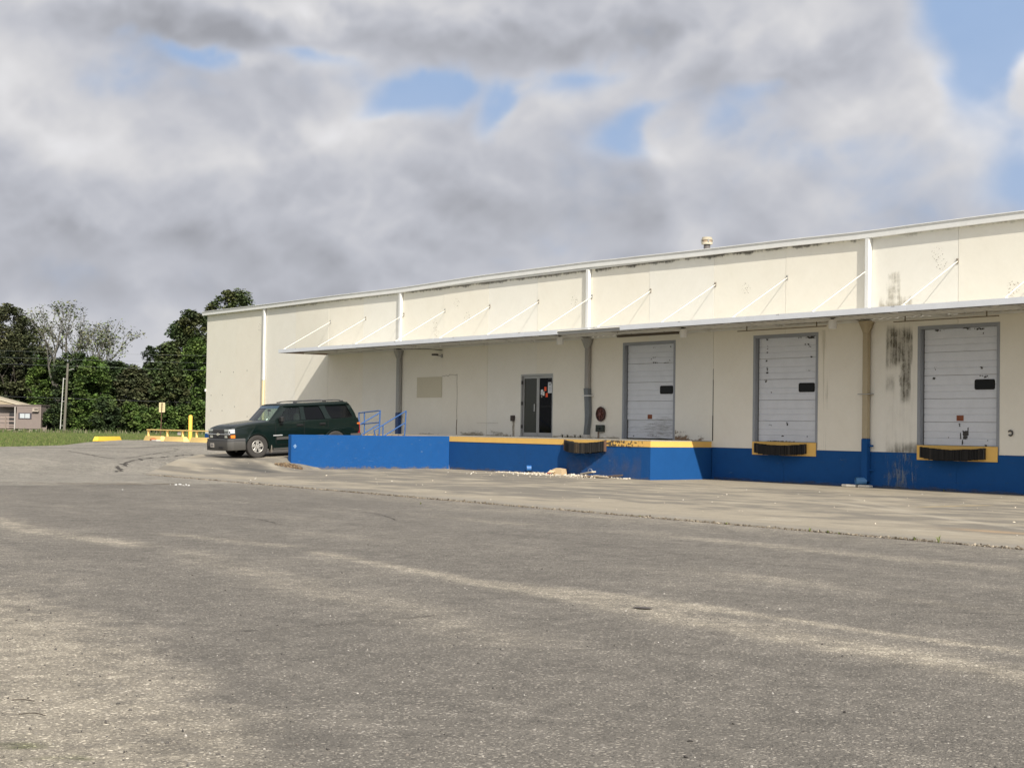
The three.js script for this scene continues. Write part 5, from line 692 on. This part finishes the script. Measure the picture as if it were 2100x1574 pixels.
// ------------------------------------------------------------------ trailer office, house behind, utility pole, wires
const FAR = new THREE.Vector3(-163.4, 0, -19.1);   // right end of the trailer
{
  const yaw = 0.965, gy = groundH(-164, -18);   // trailer's long side faces the lot
  const place = (t) => { t.position.set(FAR.x, gy, FAR.z); t.rotation.y = yaw; return t; };
  const wallC = STD([0.215, 0.175, 0.155], 0.8, { map: paintMap }), tr = place(thing('trailer_office', 'small mauve brown trailer office with a porch under the trees', 'trailer'));
  // local x runs to the left end with negative numbers, z toward the viewer
  obj('wall', [bx(-2.4, 0, 0.33, 2.72, -7, 0)], wallC, tr);
  obj('wall', [bx(-4.6, -2.41, 0.33, 2.62, -7, -0.9)], wallC, tr).userData.label = 'recessed porch wall';
  obj('roof', [bx(-4.5, 0.06, 2.72, 2.80, -7.1, 0.08), bx(-4.2, -2.42, 2.56, 2.72, -0.9, 0.02)], STD([0.16, 0.13, 0.115], 0.8), tr);
  obj('window', [bx(-2.27, -0.93, 1.34, 1.96, 0.0, 0.05)], STD([0.05, 0.045, 0.055], 0.7), tr);
  for (const x of [-2.12, -1.58]) obj('pane', bx(x, x + 0.48, 1.42, 1.88, 0.05, 0.06), PHY([0.42, 0.45, 0.46], 0.25), tr);
  const ac = obj('air_conditioner', bx(-0.78, -0.16, 2.15, 2.46, 0.0, 0.30, 0.01), STD([0.33, 0.28, 0.23], 0.7), tr); obj('vent_grille', bx(-0.58, -0.2, 2.22, 2.40, 0.30, 0.305), STD([0.10, 0.085, 0.07], 0.8), ac); obj('drip_tray', bx(-0.8, -0.14, 2.11, 2.15, 0.0, 0.34), STD([0.45, 0.40, 0.33], 0.7), ac);
  obj('corner_trim', [bx(-2.45, -2.4, 0.33, 2.72, -0.02, 0.02), bx(-0.03, 0.02, 0.33, 2.72, -0.02, 0.02)], STD([0.26, 0.215, 0.19], 0.8), tr);
  obj('skirt', bx(-2.35, -0.05, 0.1, 0.33, -6.9, -0.3), STD([0.012, 0.010, 0.009], 0.9), tr); for (const x of [-2.1, -1.0, -0.35]) obj('pier', bx(x - 0.2, x + 0.2, 0.0, 0.33, -0.45, -0.1), concrete, tr);
  obj('porch_door', bx(-3.5, -2.95, 0.4, 2.05, -0.9, -0.86), STD([0.03, 0.028, 0.028], 0.5), tr);
  obj('porch_floor', bx(-5.4, -2.5, 0.22, 0.36, -0.9, 0.25), STD([0.10, 0.075, 0.06], 0.9), tr);
  obj('porch_post', [bx(-2.62, -2.5, 0.0, 2.56, 0.18, 0.30)], STD([0.36, 0.33, 0.30], 0.8), tr); for (const x of [-3.5, -4.3]) obj('porch_post', bx(x - 0.05, x + 0.05, 0, 1.55, 0.2, 0.3), STD([0.20, 0.16, 0.13], 0.8), tr);
  for (const y of [0.45, 0.65, 1.05, 1.45]) obj('porch_rail', bx(-5.2, -2.62, y, y + 0.10, 0.22, 0.27), STD([0.30, 0.235, 0.20], 0.8), tr);
  obj('side_stair', [bx(0.0, 0.45, 0.0, 0.5, -1.3, -0.4), bx(0.02, 0.08, 0.4, 1.4, -1.3, -1.25), (() => { const g = bx(0, 0.95, 0, 0.09, -0.04, 0.04); g.rotateZ(-0.98); g.translate(0.0, 1.42, -0.4); return g; })(), bx(0.46, 0.54, 0, 0.68, -0.44, -0.36)], STD([0.19, 0.16, 0.135], 0.85), tr);
  const h = place(thing('tan_shed', 'tan low building with a pale sloping roof edge behind the trailer', 'building'));
  obj('wall', plate([[-12, 0], [-4.62, 0], [-4.62, 2.5], [-0.9, 3.05], [-4.3, 3.95], [-12, 5.8]], 0.3).translate(-1.1, -1.05, -9.6), STD([0.36, 0.295, 0.205], 0.85, { map: paintMap }), h);
  obj('roof', (() => { const g = bx(-12, 0, 0, 0.14, -4, 0); g.rotateZ(-0.245); g.translate(-1.75, 1.98, -9.2); return g; })(), STD([0.44, 0.385, 0.29], 0.7), h);
  const p = thing('utility_pole', 'grey wooden utility pole beside a thin pale mast at the wood edge', 'utility pole', [-162.0, groundH(-162, -21), -21.1]);
  obj('pole', rod(V(0, -0.1, 0), V(0.12, 7.1, -0.2), 0.15, 0.11, 10), STD([0.135, 0.125, 0.10], 0.95), p); obj('guy_mast', rod(V(-0.22, -0.1, 0.35), V(-0.1, 5.6, 0.14), 0.055, 0.05, 8), STD([0.42, 0.42, 0.38], 0.6), p); obj('standoff', [rod(V(-0.2, 0.7, 0.33), V(0.03, 0.7, 0), 0.03), rod(V(-0.13, 3.2, 0.2), V(0.06, 3.2, -0.08), 0.03), rod(V(-0.08, 5.5, 0.12), V(0.1, 5.5, -0.15), 0.03)], galv, p); obj('lamp_arm', tube([V(0.1, 6.3, -0.2), V(0.3, 6.5, -0.5), V(0.45, 6.5, -0.75)], 0.03), galv, p);
  const wireM = STD([0.10, 0.11, 0.11], 0.6);
  for (const [y0, y1, dz, lab] of [[8.6, 9.4, -3, 'upper thin power line crossing in front of the trees'], [7.2, 7.2, 0, 'thin power line running from the top of the utility pole'], [3.9, 3.6, 2, 'lowest thin cable crossing in front of the trees'], [7.9, 8.4, -4, 'second thin power line crossing in front of the trees']]) single('power_line', tube([V(-176, y0 + 0.5, 4 + dz), V(-161.6, y0, -21.5 + dz), V(-150, lerp(y0, y1, 0.6) - 0.25, -48 + dz), V(-138, y1, -76 + dz)], 0.009, 40, 5), wireM, lab, 'power line');
}

// ------------------------------------------------------------------ trees
const spotAt = (px, depth) => { const t = (px - 1050) / 3300; return [CAM.x + depth * (-0.8238 + t * 0.5667), CAM.z + depth * (-0.5662 - t * 0.8238)]; };   // bearing of a photo column, at a distance judged from the trailer and the wood edge
const leafM = new THREE.MeshStandardMaterial({ color: 0xffffff, roughness: 0.8, vertexColors: true, side: THREE.DoubleSide });
const barkDark = STD([0.060, 0.052, 0.042], 0.95), barkPale = STD([0.125, 0.118, 0.10], 0.95);
function leaves(puffs, r, size, per, cols) {   // puffs [x,y,z,radius]; small folded leaf sprays spread through each
  const n = puffs.length * per, pos = new Float32Array(n * 18), col = new Float32Array(n * 18); let k = 0;
  for (const [px, py, pz, pr] of puffs) {
    const ci = cols[Math.floor(r() * cols.length)], tone = 0.65 + 0.7 * r();
    for (let i = 0; i < per; i++) {
      const u = r() * 2 - 1, a = r() * Math.PI * 2, q = pr * Math.cbrt(0.15 + 0.85 * r()), s = Math.sqrt(1 - u * u), cx = px + q * s * Math.cos(a), cy = py + q * u * 0.8, cz = pz + q * s * Math.sin(a);
      const L = size * (0.6 + 0.8 * r()), w = L * (0.35 + 0.3 * r()), b = r() * Math.PI * 2, e = (r() - 0.6) * 1.6, dx = Math.cos(b) * Math.cos(e) * L, dy = Math.sin(e) * L, dz = Math.sin(b) * Math.cos(e) * L, t = b + 1.57 + (r() - 0.5), wx = Math.cos(t) * w, wz = Math.sin(t) * w, wy = (r() - 0.5) * w;
      pos.set([cx, cy, cz, cx + dx * 0.5 + wx, cy + dy * 0.5 + wy, cz + dz * 0.5 + wz, cx + dx, cy + dy, cz + dz, cx, cy, cz, cx + dx, cy + dy, cz + dz, cx + dx * 0.5 - wx, cy + dy * 0.5 - wy, cz + dz * 0.5 - wz], k);
      const v = tone * (0.8 + 0.4 * r()); for (let m = 0; m < 6; m++) col.set([ci[0] * v, ci[1] * v, ci[2] * v], k + m * 3); k += 18;
    }
  }
  const g = new THREE.BufferGeometry(); g.setAttribute('position', new THREE.BufferAttribute(pos, 3)); g.setAttribute('color', new THREE.BufferAttribute(col, 3)); g.computeVertexNormals(); return g;
}
function limbs(r, H, spread, depthMax, start, up = 0.75) {   // a branching skeleton: returns cylinders and twig ends
  const cyl = [], tips = [];
  const grow = (p, d, len, rad, lvl) => {
    let q = p.clone(), dir = d.clone(); const n = 3;
    for (let i = 0; i < n; i++) { const e = q.clone().addScaledVector(dir, len / n); cyl.push(rod(q, e, rad * (1 - 0.12 * i), rad * (1 - 0.12 * (i + 1)), lvl < 2 ? 7 : 4)); q = e; dir.add(V((r() - 0.5) * 0.3, 0.08 * r(), (r() - 0.5) * 0.3)).normalize(); if (lvl >= depthMax - 1) tips.push(q.clone()); }
    if (lvl >= depthMax) return;
    const kids = lvl === 0 ? 4 + Math.floor(r() * 2) : 2 + Math.floor(r() * 2);
    for (let i = 0; i < kids; i++) { const a = (i + r() * 0.7) / kids * Math.PI * 2, t = spread * (0.55 + 0.7 * r()), nd = dir.clone().multiplyScalar(Math.cos(t)).add(V(Math.cos(a) * Math.sin(t), up * 0.35 * r(), Math.sin(a) * Math.sin(t))).normalize(), at = lvl === 0 ? p.clone().lerp(q, 0.55 + 0.45 * r()) : q; grow(at, nd, len * (0.58 + 0.2 * r()), rad * 0.55, lvl + 1); }
  };
  grow(V(0, -0.2, 0), V((r() - 0.5) * 0.1, 1, (r() - 0.5) * 0.1).normalize(), H * start, H * 0.020, 0);
  return { cyl, tips };
}
const lift = (o) => Object.fromEntries(Object.entries(o).map(([k, l]) => [k, l.map((c) => [c[0] * 1.55, c[1] * 1.5, c[2] * 1.35])]));
const GREEN = lift({ deep: [[0.020, 0.038, 0.010], [0.027, 0.046, 0.013], [0.016, 0.030, 0.009], [0.038, 0.058, 0.016]], olive: [[0.040, 0.048, 0.020], [0.052, 0.055, 0.026], [0.030, 0.038, 0.016]], fresh: [[0.050, 0.088, 0.016], [0.036, 0.068, 0.013], [0.064, 0.098, 0.022]], pale: [[0.075, 0.095, 0.045], [0.055, 0.075, 0.03], [0.095, 0.10, 0.06]], brown: [[0.034, 0.049, 0.014], [0.044, 0.051, 0.016], [0.028, 0.043, 0.012]] });  // leaf tones set low, with cloud shade over the wood in the colour
function denseTree(name, label, px, depth, topPx, halfPx, kind, seed, o = {}) {
  const r = rng(seed), [x, z] = spotAt(px, depth), gy = groundH(x, z), s = depth / 3300, H = (863 - topPx) * s + (1.58 - gy), R = halfPx * s, t = thing(name, label, 'tree', [x, gy, z], o.group);
  const base = o.base ?? 0.12, cy = H * (1 + base) / 2, hh = H * (1 - base) / 2, puffs = [], N = o.n ?? 110, phase = r() * 9;
  for (let i = 0; i < N; i++) {
    const u = Math.pow(r(), 0.8) * 2 - 1, a = r() * Math.PI * 2, lump = 0.80 + 0.38 * noise3(Math.cos(a) * 1.6 + phase, u * 2.2, Math.sin(a) * 1.6 + seed * 0.37), q = (0.45 + 0.55 * Math.sqrt(r())) * lump, w = Math.pow(Math.max(0, 1 - Math.pow(Math.abs(u), 2.4)), 0.5);
    puffs.push([Math.cos(a) * R * q * w, cy + u * hh * (0.97 + 0.2 * (lump - 0.8)), Math.sin(a) * R * q * w, (o.puff ?? 0.16) * (R + hh) * 0.5 * (0.6 + 0.7 * r())]);
  }
  const sk = limbs(r, H * 0.72, 0.6, 2, 0.45);
  obj('trunk', sk.cyl, barkDark, t);
  obj('crown', leaves(puffs, r, (o.leaf ?? 0.36) * 0.62, Math.round((o.per ?? 60) * 1.8), GREEN[kind]), leafM, t);
  return t;
}
{
  const D = (label, ...a) => denseTree('broadleaf_tree', label, ...a);
  const G = { group: 'trees of the far wood edge' };
  D('broad olive green tree rising over the trailer', 15, 182, 626, 62, 'olive', 11, { n: 150, per: 62, base: 0.2 });
  D('tall dark tree behind the corner of the warehouse', 392, 186, 632, 44, 'brown', 12, { n: 120, per: 70, puff: 0.15, base: 0.1, leaf: 0.42 });
  D('dark tree top showing above the warehouse eave', 478, 196, 590, 66, 'brown', 13, { n: 150, per: 62, puff: 0.13, leaf: 0.42, base: 0.25 });
  D('bright green tree against the warehouse corner', 402, 170, 690, 40, 'fresh', 14, { n: 120, per: 62, puff: 0.14 });
  D('small dark pine top rising over the thicket', 308, 200, 708, 22, 'deep', 15, { n: 60, per: 44, puff: 0.2, base: 0.55, leaf: 0.3 });
  D('dark tree top between the pine and the tall tree', 352, 196, 730, 34, 'olive', 16, { n: 90, per: 50, puff: 0.17, base: 0.2 });
  const line = [[-30, 186, 700, 60, 'deep'], [40, 188, 712, 52, 'deep'], [92, 180, 735, 46, 'fresh'], [150, 172, 722, 56, 'deep'], [190, 168, 738, 48, 'fresh'], [232, 175, 742, 50, 'deep'], [275, 170, 756, 46, 'olive'], [315, 174, 742, 46, 'deep'], [350, 167, 748, 40, 'brown'], [395, 176, 735, 50, 'deep'], [440, 178, 720, 55, 'deep'], [500, 182, 700, 60, 'deep'], [-90, 176, 690, 70, 'olive'], [-160, 180, 670, 80, 'deep'], [120, 186, 745, 60, 'deep'], [20, 192, 690, 60, 'olive'], [250, 190, 750, 60, 'deep'], [180, 192, 735, 60, 'olive'], [330, 192, 740, 60, 'deep'], [368, 188, 655, 42, 'deep'], [345, 184, 700, 36, 'brown'], [418, 190, 640, 44, 'deep'], [55, 196, 655, 60, 'olive']];
  const look = { deep: 'dark green tree merging into the wood edge', fresh: 'brighter green leafy tree at the front of the wood edge', olive: 'dull olive tree among the dark green wood', brown: 'brownish green tree among the dark green wood' };
  line.forEach(([px, d, top, hw, k], i) => D(look[k], px, d, top, hw, k, 100 + i * 7, { ...G, n: 120, per: 66, base: 0.0, puff: 0.17, leaf: 0.40 }));
  for (let i = 0; i < 15; i++) { const r = rng(500 + i), px = -40 + i * 34 + r() * 16; denseTree('shrub', 'dark leafy shrub at the foot of the wood edge', px, (px < 105 ? 176 : 162) + r() * 5, 815 + r() * 26, 26 + r() * 12, r() < 0.3 ? 'fresh' : 'deep', 600 + i, { group: 'shrubs at the foot of the wood', n: 46, per: 62, base: -0.1, puff: 0.24, leaf: 0.34 }); }
  // the half-bare tree whose limbs show against the sky
  {
    const r = rng(42), [x, z] = spotAt(150, 178), gy = groundH(x, z), t = thing('sparse_tree', 'tall thin-leaved tree with pale limbs showing against the sky', 'tree', [x, gy, z]);
    const all = [], tips = [];
    for (const [dx, H, sp, sd] of [[-1.6, 13.4, 0.44, 3], [1.6, 11.4, 0.5, 8], [3.0, 10.6, 0.55, 5]]) { const q = rng(sd * 31), sk = limbs(q, H, sp, 4, 0.45); for (const g of sk.cyl) { g.translate(dx * 0.9 * 0.57, 0, -dx * 0.9 * 0.82); all.push(g); } for (const p of sk.tips) tips.push([p.x + dx * 0.513, p.y, p.z - dx * 0.738, 0.42 + 0.25 * q()]); }
    obj('trunk', all, barkPale, t);
    obj('crown', leaves(tips.filter(() => r() < 0.5), r, 0.22, 9, GREEN.pale), leafM, t);
  }
}
// weedy fringe where the mown grass meets the wood, and mown grass itself
{
  const blade = new THREE.BufferGeometry(); blade.setAttribute('position', new THREE.Float32BufferAttribute([-0.5, 0, 0, 0.5, 0, 0, 0.12, 1, 0.15, 0, 0, -0.5, 0, 0, 0.5, 0.1, 0.9, -0.1, -0.35, 0, 0.3, 0.35, 0, -0.3, -0.15, 0.8, 0], 3)); blade.computeVertexNormals();
  const scatter = (name, n, seed, where, size, cols) => { const r = rng(seed), m = new THREE.InstancedMesh(blade, new THREE.MeshStandardMaterial({ color: 0xffffff, roughness: 0.9, side: THREE.DoubleSide }), n), M = new THREE.Matrix4(), q = new THREE.Quaternion(), c = new THREE.Color(); for (let i = 0; i < n; i++) { const [x, z] = where(r), s = size(r), k = cols[Math.floor(r() * cols.length)], v = 0.7 + 0.6 * r(); q.setFromAxisAngle(V(0, 1, 0), r() * 6.28); M.compose(V(x, groundH(x, z) - 0.11, z), q, V(s[0], s[1], s[0])); m.setMatrixAt(i, M); m.setColorAt(i, c.setRGB(k[0] * v, k[1] * v, k[2] * v)); } m.name = name; m.userData = { kind: 'stuff', label: name.replace(/_/g, ' ') }; m.castShadow = m.receiveShadow = true; scene.add(m); return m; };
  scatter('tall_grass', 3200, 61, (r) => spotAt(-80 + r() * 560, 158 + r() * 7), (r) => [0.10 + r() * 0.15, 0.15 + r() * r() * 0.55], [[0.06, 0.09, 0.02], [0.10, 0.11, 0.04], [0.16, 0.15, 0.09], [0.05, 0.08, 0.02]]).userData.label = 'tall weedy grass along the foot of the wood';
  scatter('mown_grass', 46000, 62, (r) => { const px = -60 + r() * 520, d = 70 + Math.pow(r(), 0.8) * 95; let [x, z] = spotAt(px, d); if (x > lotLeft(z) - 0.15) { x = lotLeft(z) - 0.2 - r() * 14; } return [x, z]; }, (r) => [0.05 + r() * 0.09, 0.06 + r() * 0.12], [[0.085, 0.12, 0.028], [0.11, 0.14, 0.035], [0.07, 0.10, 0.022], [0.13, 0.14, 0.05]]).userData.label = 'short mown grass beyond the lot';
}
console.log('trees done');

// ------------------------------------------------------------------ rubble, weeds, stones
{
  const r = rng(90);
  const at = (o, x, z, dy = 0, ry = 0) => { o.position.set(x, groundH(x, z) + 0.012 + dy, z); o.rotation.y = ry; return o; };
  const cb = thing('cardboard_box', 'torn tan cardboard box lying against the blue dock face', 'box'); at(cb, -42.95, 3.12, 0, 0.3); cb.scale.setScalar(0.85);
  obj('shell', (() => { const g = plate([[-0.26, 0], [0.26, 0], [0.24, 0.24], [-0.05, 0.27], [-0.2, 0.22]], 0.3, 0.01); g.translate(0, 0.01, -0.15); return g; })(), STD([0.50, 0.37, 0.22], 0.9), cb); obj('flap', (() => { const g = bx(-0.14, 0.14, 0, 0.012, 0, 0.2); g.rotateX(0.5); g.translate(-0.2, 0.2, 0.12); return g; })(), STD([0.54, 0.42, 0.27], 0.9), cb);
  const can = thing('red_wrapper', 'crumpled red wrapper beside the cardboard box', 'litter'); at(can, -43.6, 3.05); can.scale.setScalar(0.8); { const g = new THREE.IcosahedronGeometry(0.11, 1); const p = g.attributes.position; for (let i = 0; i < p.count; i++) { const k = 0.75 + 0.5 * noise3(p.getX(i) * 14, p.getY(i) * 14, p.getZ(i) * 14); p.setXYZ(i, p.getX(i) * k * 1.25, p.getY(i) * k * 0.8 + 0.07, p.getZ(i) * k); } g.computeVertexNormals(); obj('foil', g, STD([0.55, 0.06, 0.05], 0.5), can); }
  const boardM = [STD([0.36, 0.30, 0.22], 0.95), STD([0.24, 0.18, 0.12], 0.95), STD([0.45, 0.40, 0.31], 0.95), STD([0.10, 0.07, 0.05], 0.9)];
  [[-41.2, 3.25, 0.85, 0.16, 0.12, 0.15, 'pale broken board on the rubble at the dock face'], [-40.95, 3.35, 0.8, 0.12, 0.02, -0.1, 'brown board under the pale board at the dock face'], [-40.4, 3.3, 0.62, 0.18, 0.03, -0.25, 'grey tan board end beside the rubble'], [-39.9, 3.15, 0.5, 0.1, 0.05, 0.4, 'curled dark bark strip at the end of the rubble']].forEach(([x, z, L, w, dy, tilt, lab], i) => { const g = bx(-L / 2, L / 2, 0, 0.045, -w / 2, w / 2, 0.008); const p = g.attributes.position; for (let k = 0; k < p.count; k++) p.setY(k, p.getY(k) + (i === 3 ? 0.28 * Math.max(0, p.getX(k)) ** 1.3 : 0.02 * Math.sin(p.getX(k) * 5))); const o = single('broken_board', g, boardM[[2, 1, 0, 3][i]], lab, 'board'); at(o, x, z, dy, 0.2 * (i - 1)); o.rotation.z = i === 3 ? 0 : tilt * 0.5; });
  single('loose_wire', tube([V(-41.4, 0.1, 3.1), V(-41.3, 0.26, 3.15), V(-41.1, 0.28, 3.2), V(-40.95, 0.15, 3.2)], 0.006, 20, 5), STD([0.5, 0.5, 0.5], 0.6), 'thin wire loop sticking up from the rubble', 'wire');
  // splash blocks under the corner outlet
  [[-32.75, 0.33, 0.24, 'round'], [-32.5, 0.36, 0.34], [-32.05, 0.30, 0.42]].forEach(([x, z, L], i) => { const o = single('splash_block', bx(-L / 2, L / 2, 0, 0.075, -0.09, 0.09, 0.03), STD([0.60, 0.56, 0.48], 0.9), ['small pale stone at the end of the row by the blue outlet', 'pale stone in the middle of the row by the blue outlet', 'long pale stone under the blue pipe outlet'][i], 'stone'); at(o, x, z, 0, 0.1); });
  const bitG = new THREE.IcosahedronGeometry(1, 0);
  const crumbs = (name, n, seed, where, size, cols, label) => { const q = rng(seed), m = new THREE.InstancedMesh(bitG, STD([1, 1, 1], 0.9), n), M = new THREE.Matrix4(), e = new THREE.Quaternion(), c = new THREE.Color(); for (let i = 0; i < n; i++) { const [x, z, lift] = where(q), s = size(q), k = cols[Math.floor(q() * cols.length)], v = 0.75 + 0.5 * q(); e.setFromEuler(new THREE.Euler(q() * 6, q() * 6, q() * 6)); M.compose(V(x, groundH(x, z) + (lift ?? 0) + s * 0.25, z), e, V(s * (0.8 + 0.8 * q()), s * 0.6, s * (0.7 + 0.6 * q()))); m.setMatrixAt(i, M); m.setColorAt(i, c.setRGB(Math.min(1, k[0] * v), Math.min(1, k[1] * v), Math.min(1, k[2] * v))); } m.name = name; m.userData = { kind: 'stuff', label }; m.castShadow = m.receiveShadow = true; scene.add(m); };
  const chalk = [[0.56, 0.50, 0.40], [0.45, 0.39, 0.30], [0.64, 0.60, 0.52], [0.34, 0.29, 0.22]];
  crumbs('white_rubble', 800, 5, (q) => { const t = q(), x = -46.8 + t * 7.4; const heavy = Math.exp(-(((x + 43.0) / 2.2) ** 2)); return [x, 2.9 + Math.abs(q() + q() - 1) * (0.25 + 0.9 * heavy) + (q() < 0.06 ? q() * 2.5 : 0), 0.012 + heavy * 0.03 * q()]; }, (q) => 0.010 + q() * q() * 0.035, chalk, 'white plaster crumbs scattered along the dock face');
  crumbs('white_rubble', 700, 15, (q) => { const x = -44.8 + q() * 4.4; return [x, 2.88 + Math.abs(q() + q() - 1) * 0.7, 0.012 + 0.05 * q() * q()]; }, (q) => 0.012 + q() * q() * 0.042, chalk, 'white plaster crumbs heaped under the dock bumper');
  crumbs('white_chips', 130, 25, (q) => [-52 + q() * 38, 1.0 + q() * 14.5, 0.012], (q) => 0.008 + q() * q() * 0.014, chalk, 'pale chips scattered over the concrete apron');
  crumbs('paper_scraps', 12, 26, (q) => { const c = q() < 0.8 ? [-38.1, 18.45] : [-36.2, 20.7]; return [c[0] + (q() - 0.5) * 0.9, c[1] + (q() - 0.5) * 0.35]; }, (q) => 0.012 + q() * q() * 0.04, [[0.5, 0.5, 0.48]], 'white scraps on the asphalt near the apron corner');
  crumbs('leaf_litter', 260, 35, (q) => { const a = q() * 6.28, d = Math.sqrt(q()); return [-49.85 + Math.cos(a) * 0.25 * d, 9.55 + Math.sin(a) * 0.55 * d, 0.012]; }, (q) => 0.014 + q() * 0.03, [[0.12, 0.075, 0.04], [0.08, 0.052, 0.028], [0.18, 0.13, 0.075]], 'brown leaf litter heaped at the end of the blue wall');
  crumbs('edge_crumbs', 2600, 36, (q) => [-46 + Math.pow(q(), 0.8) * 36, 16.14 + (q() + q() - 1) * 0.16], (q) => 0.008 + q() * q() * 0.022, [[0.10, 0.08, 0.055], [0.16, 0.13, 0.09], [0.07, 0.055, 0.04], [0.28, 0.24, 0.18]], 'dark crumbs along the edge of the apron');
  crumbs('loose_gravel', 5200, 37, (q) => { const x = -19 + Math.pow(q(), 0.7) * 14.5, z = 22 + q() * 11.5; return [x, z]; }, (q) => 0.0025 + q() * q() * 0.007, [[0.22, 0.205, 0.18], [0.16, 0.15, 0.135], [0.30, 0.28, 0.25], [0.08, 0.075, 0.07]], 'loose gravel on the asphalt');
  crumbs('dark_pebbles', 420, 38, (q) => { const t = q(), x = -15.5 + Math.pow(t, 0.6) * 9; return [x, 30.0 + q() * 2.6 + (x + 15.5) * 0.03]; }, (q) => 0.003 + q() * q() * 0.010, [[0.06, 0.055, 0.05], [0.10, 0.09, 0.08], [0.16, 0.14, 0.12]], 'dark pebbles on the sandy patch');
  crumbs('dark_pebbles', 90, 39, (q) => [-20 + q() * 15, 24 + q() * 8], (q) => 0.005 + q() * q() * 0.010, [[0.05, 0.045, 0.04]], 'dark pebbles scattered over the open asphalt');
  // twigs
  [[-9.0, 31.68, 0.13, 'straight dark twig on the sandy patch'], [-8.54, 31.78, 0.15, 'curved dark twig on the sandy patch']].forEach(([x, z, L, lab], i) => { const g = tube([V(-L / 2, 0.008, 0), V(0, 0.012, i ? -0.02 : 0.004), V(L / 2, 0.008, 0.02)], 0.003, 16, 5); const o = single('twig', g, STD([0.05, 0.04, 0.03], 0.9), lab, 'twig'); at(o, x, z, -0.006, 0.95); });
  const sp = single('asphalt_flake', (() => { const g = new THREE.IcosahedronGeometry(0.06, 1); g.scale(1.6, 0.07, 1.0); return g; })(), STD([0.085, 0.075, 0.068], 0.95), 'dark flat flake of asphalt on the pale wheel track', 'flake'); at(sp, -11.05, 25.55, 0.0, 0.4);
  // weeds in the joint between concrete and asphalt
  const weedG = (seed, h, n) => { const q = rng(seed), P = []; for (let i = 0; i < n; i++) { const a = q() * 6.28, l = h * (0.5 + 0.6 * q()), w = 0.003 + 0.004 * q(), bend = 0.25 + 0.6 * q(), bxx = Math.cos(a), bz = Math.sin(a), sx = -bz * w, sz = bxx * w; const m = [bxx * l * bend * 0.4, l * 0.6, bz * l * bend * 0.4], t = [bxx * l * bend, l * (1 - 0.3 * bend), bz * l * bend]; P.push(-sx, 0, -sz, sx, 0, sz, m[0] + sx, m[1], m[2] + sz, -sx, 0, -sz, m[0] + sx, m[1], m[2] + sz, m[0] - sx, m[1], m[2] - sz, m[0] - sx, m[1], m[2] - sz, m[0] + sx, m[1], m[2] + sz, ...t); } const g = new THREE.BufferGeometry(); g.setAttribute('position', new THREE.Float32BufferAttribute(P, 3)); g.computeVertexNormals(); return g; };
  const weedM = new THREE.MeshStandardMaterial({ color: new THREE.Color().setRGB(0.14, 0.17, 0.04), roughness: 0.9, side: THREE.DoubleSide });
  [[-18.35, 16.2, 0.09, 16], [-18.0, 16.15, 0.07, 12], [-17.7, 16.22, 0.06, 10], [-15.75, 16.2, 0.13, 16], [-16.2, 16.2, 0.09, 14], [-20.3, 16.2, 0.07, 10], [-27.9, 17.6, 0.05, 22], [-22.6, 16.2, 0.06, 10]].forEach(([x, z, h, n], i) => { const w = single('weed', weedG(70 + i, h, n), weedM, 'small green weed growing in the joint at the apron edge', 'weed', 'weeds in the joint at the apron edge'); at(w, x, z, -0.02); });
  const w2 = thing('dock_weeds', 'low dark weeds growing on the dock floor by the bent downspout', 'weed', [-46.1, 1.236, 0.25]); for (let i = 0; i < 4; i++) { const m = obj('tuft', weedG(90 + i, 0.16, 22), STD([0.035, 0.04, 0.02], 0.9, { side: THREE.DoubleSide }), w2); m.position.set(-0.6 + i * 0.38, 0, 0.05 * (i % 2)); }
  const w3 = single('weed', weedG(99, 0.10, 16), weedM, 'tiny green weed at the foot of the blue wall below the dock door', 'weed'); at(w3, -29.4, 0.08, -0.012);
}
shade(scene);
renderer.render(scene, camera);
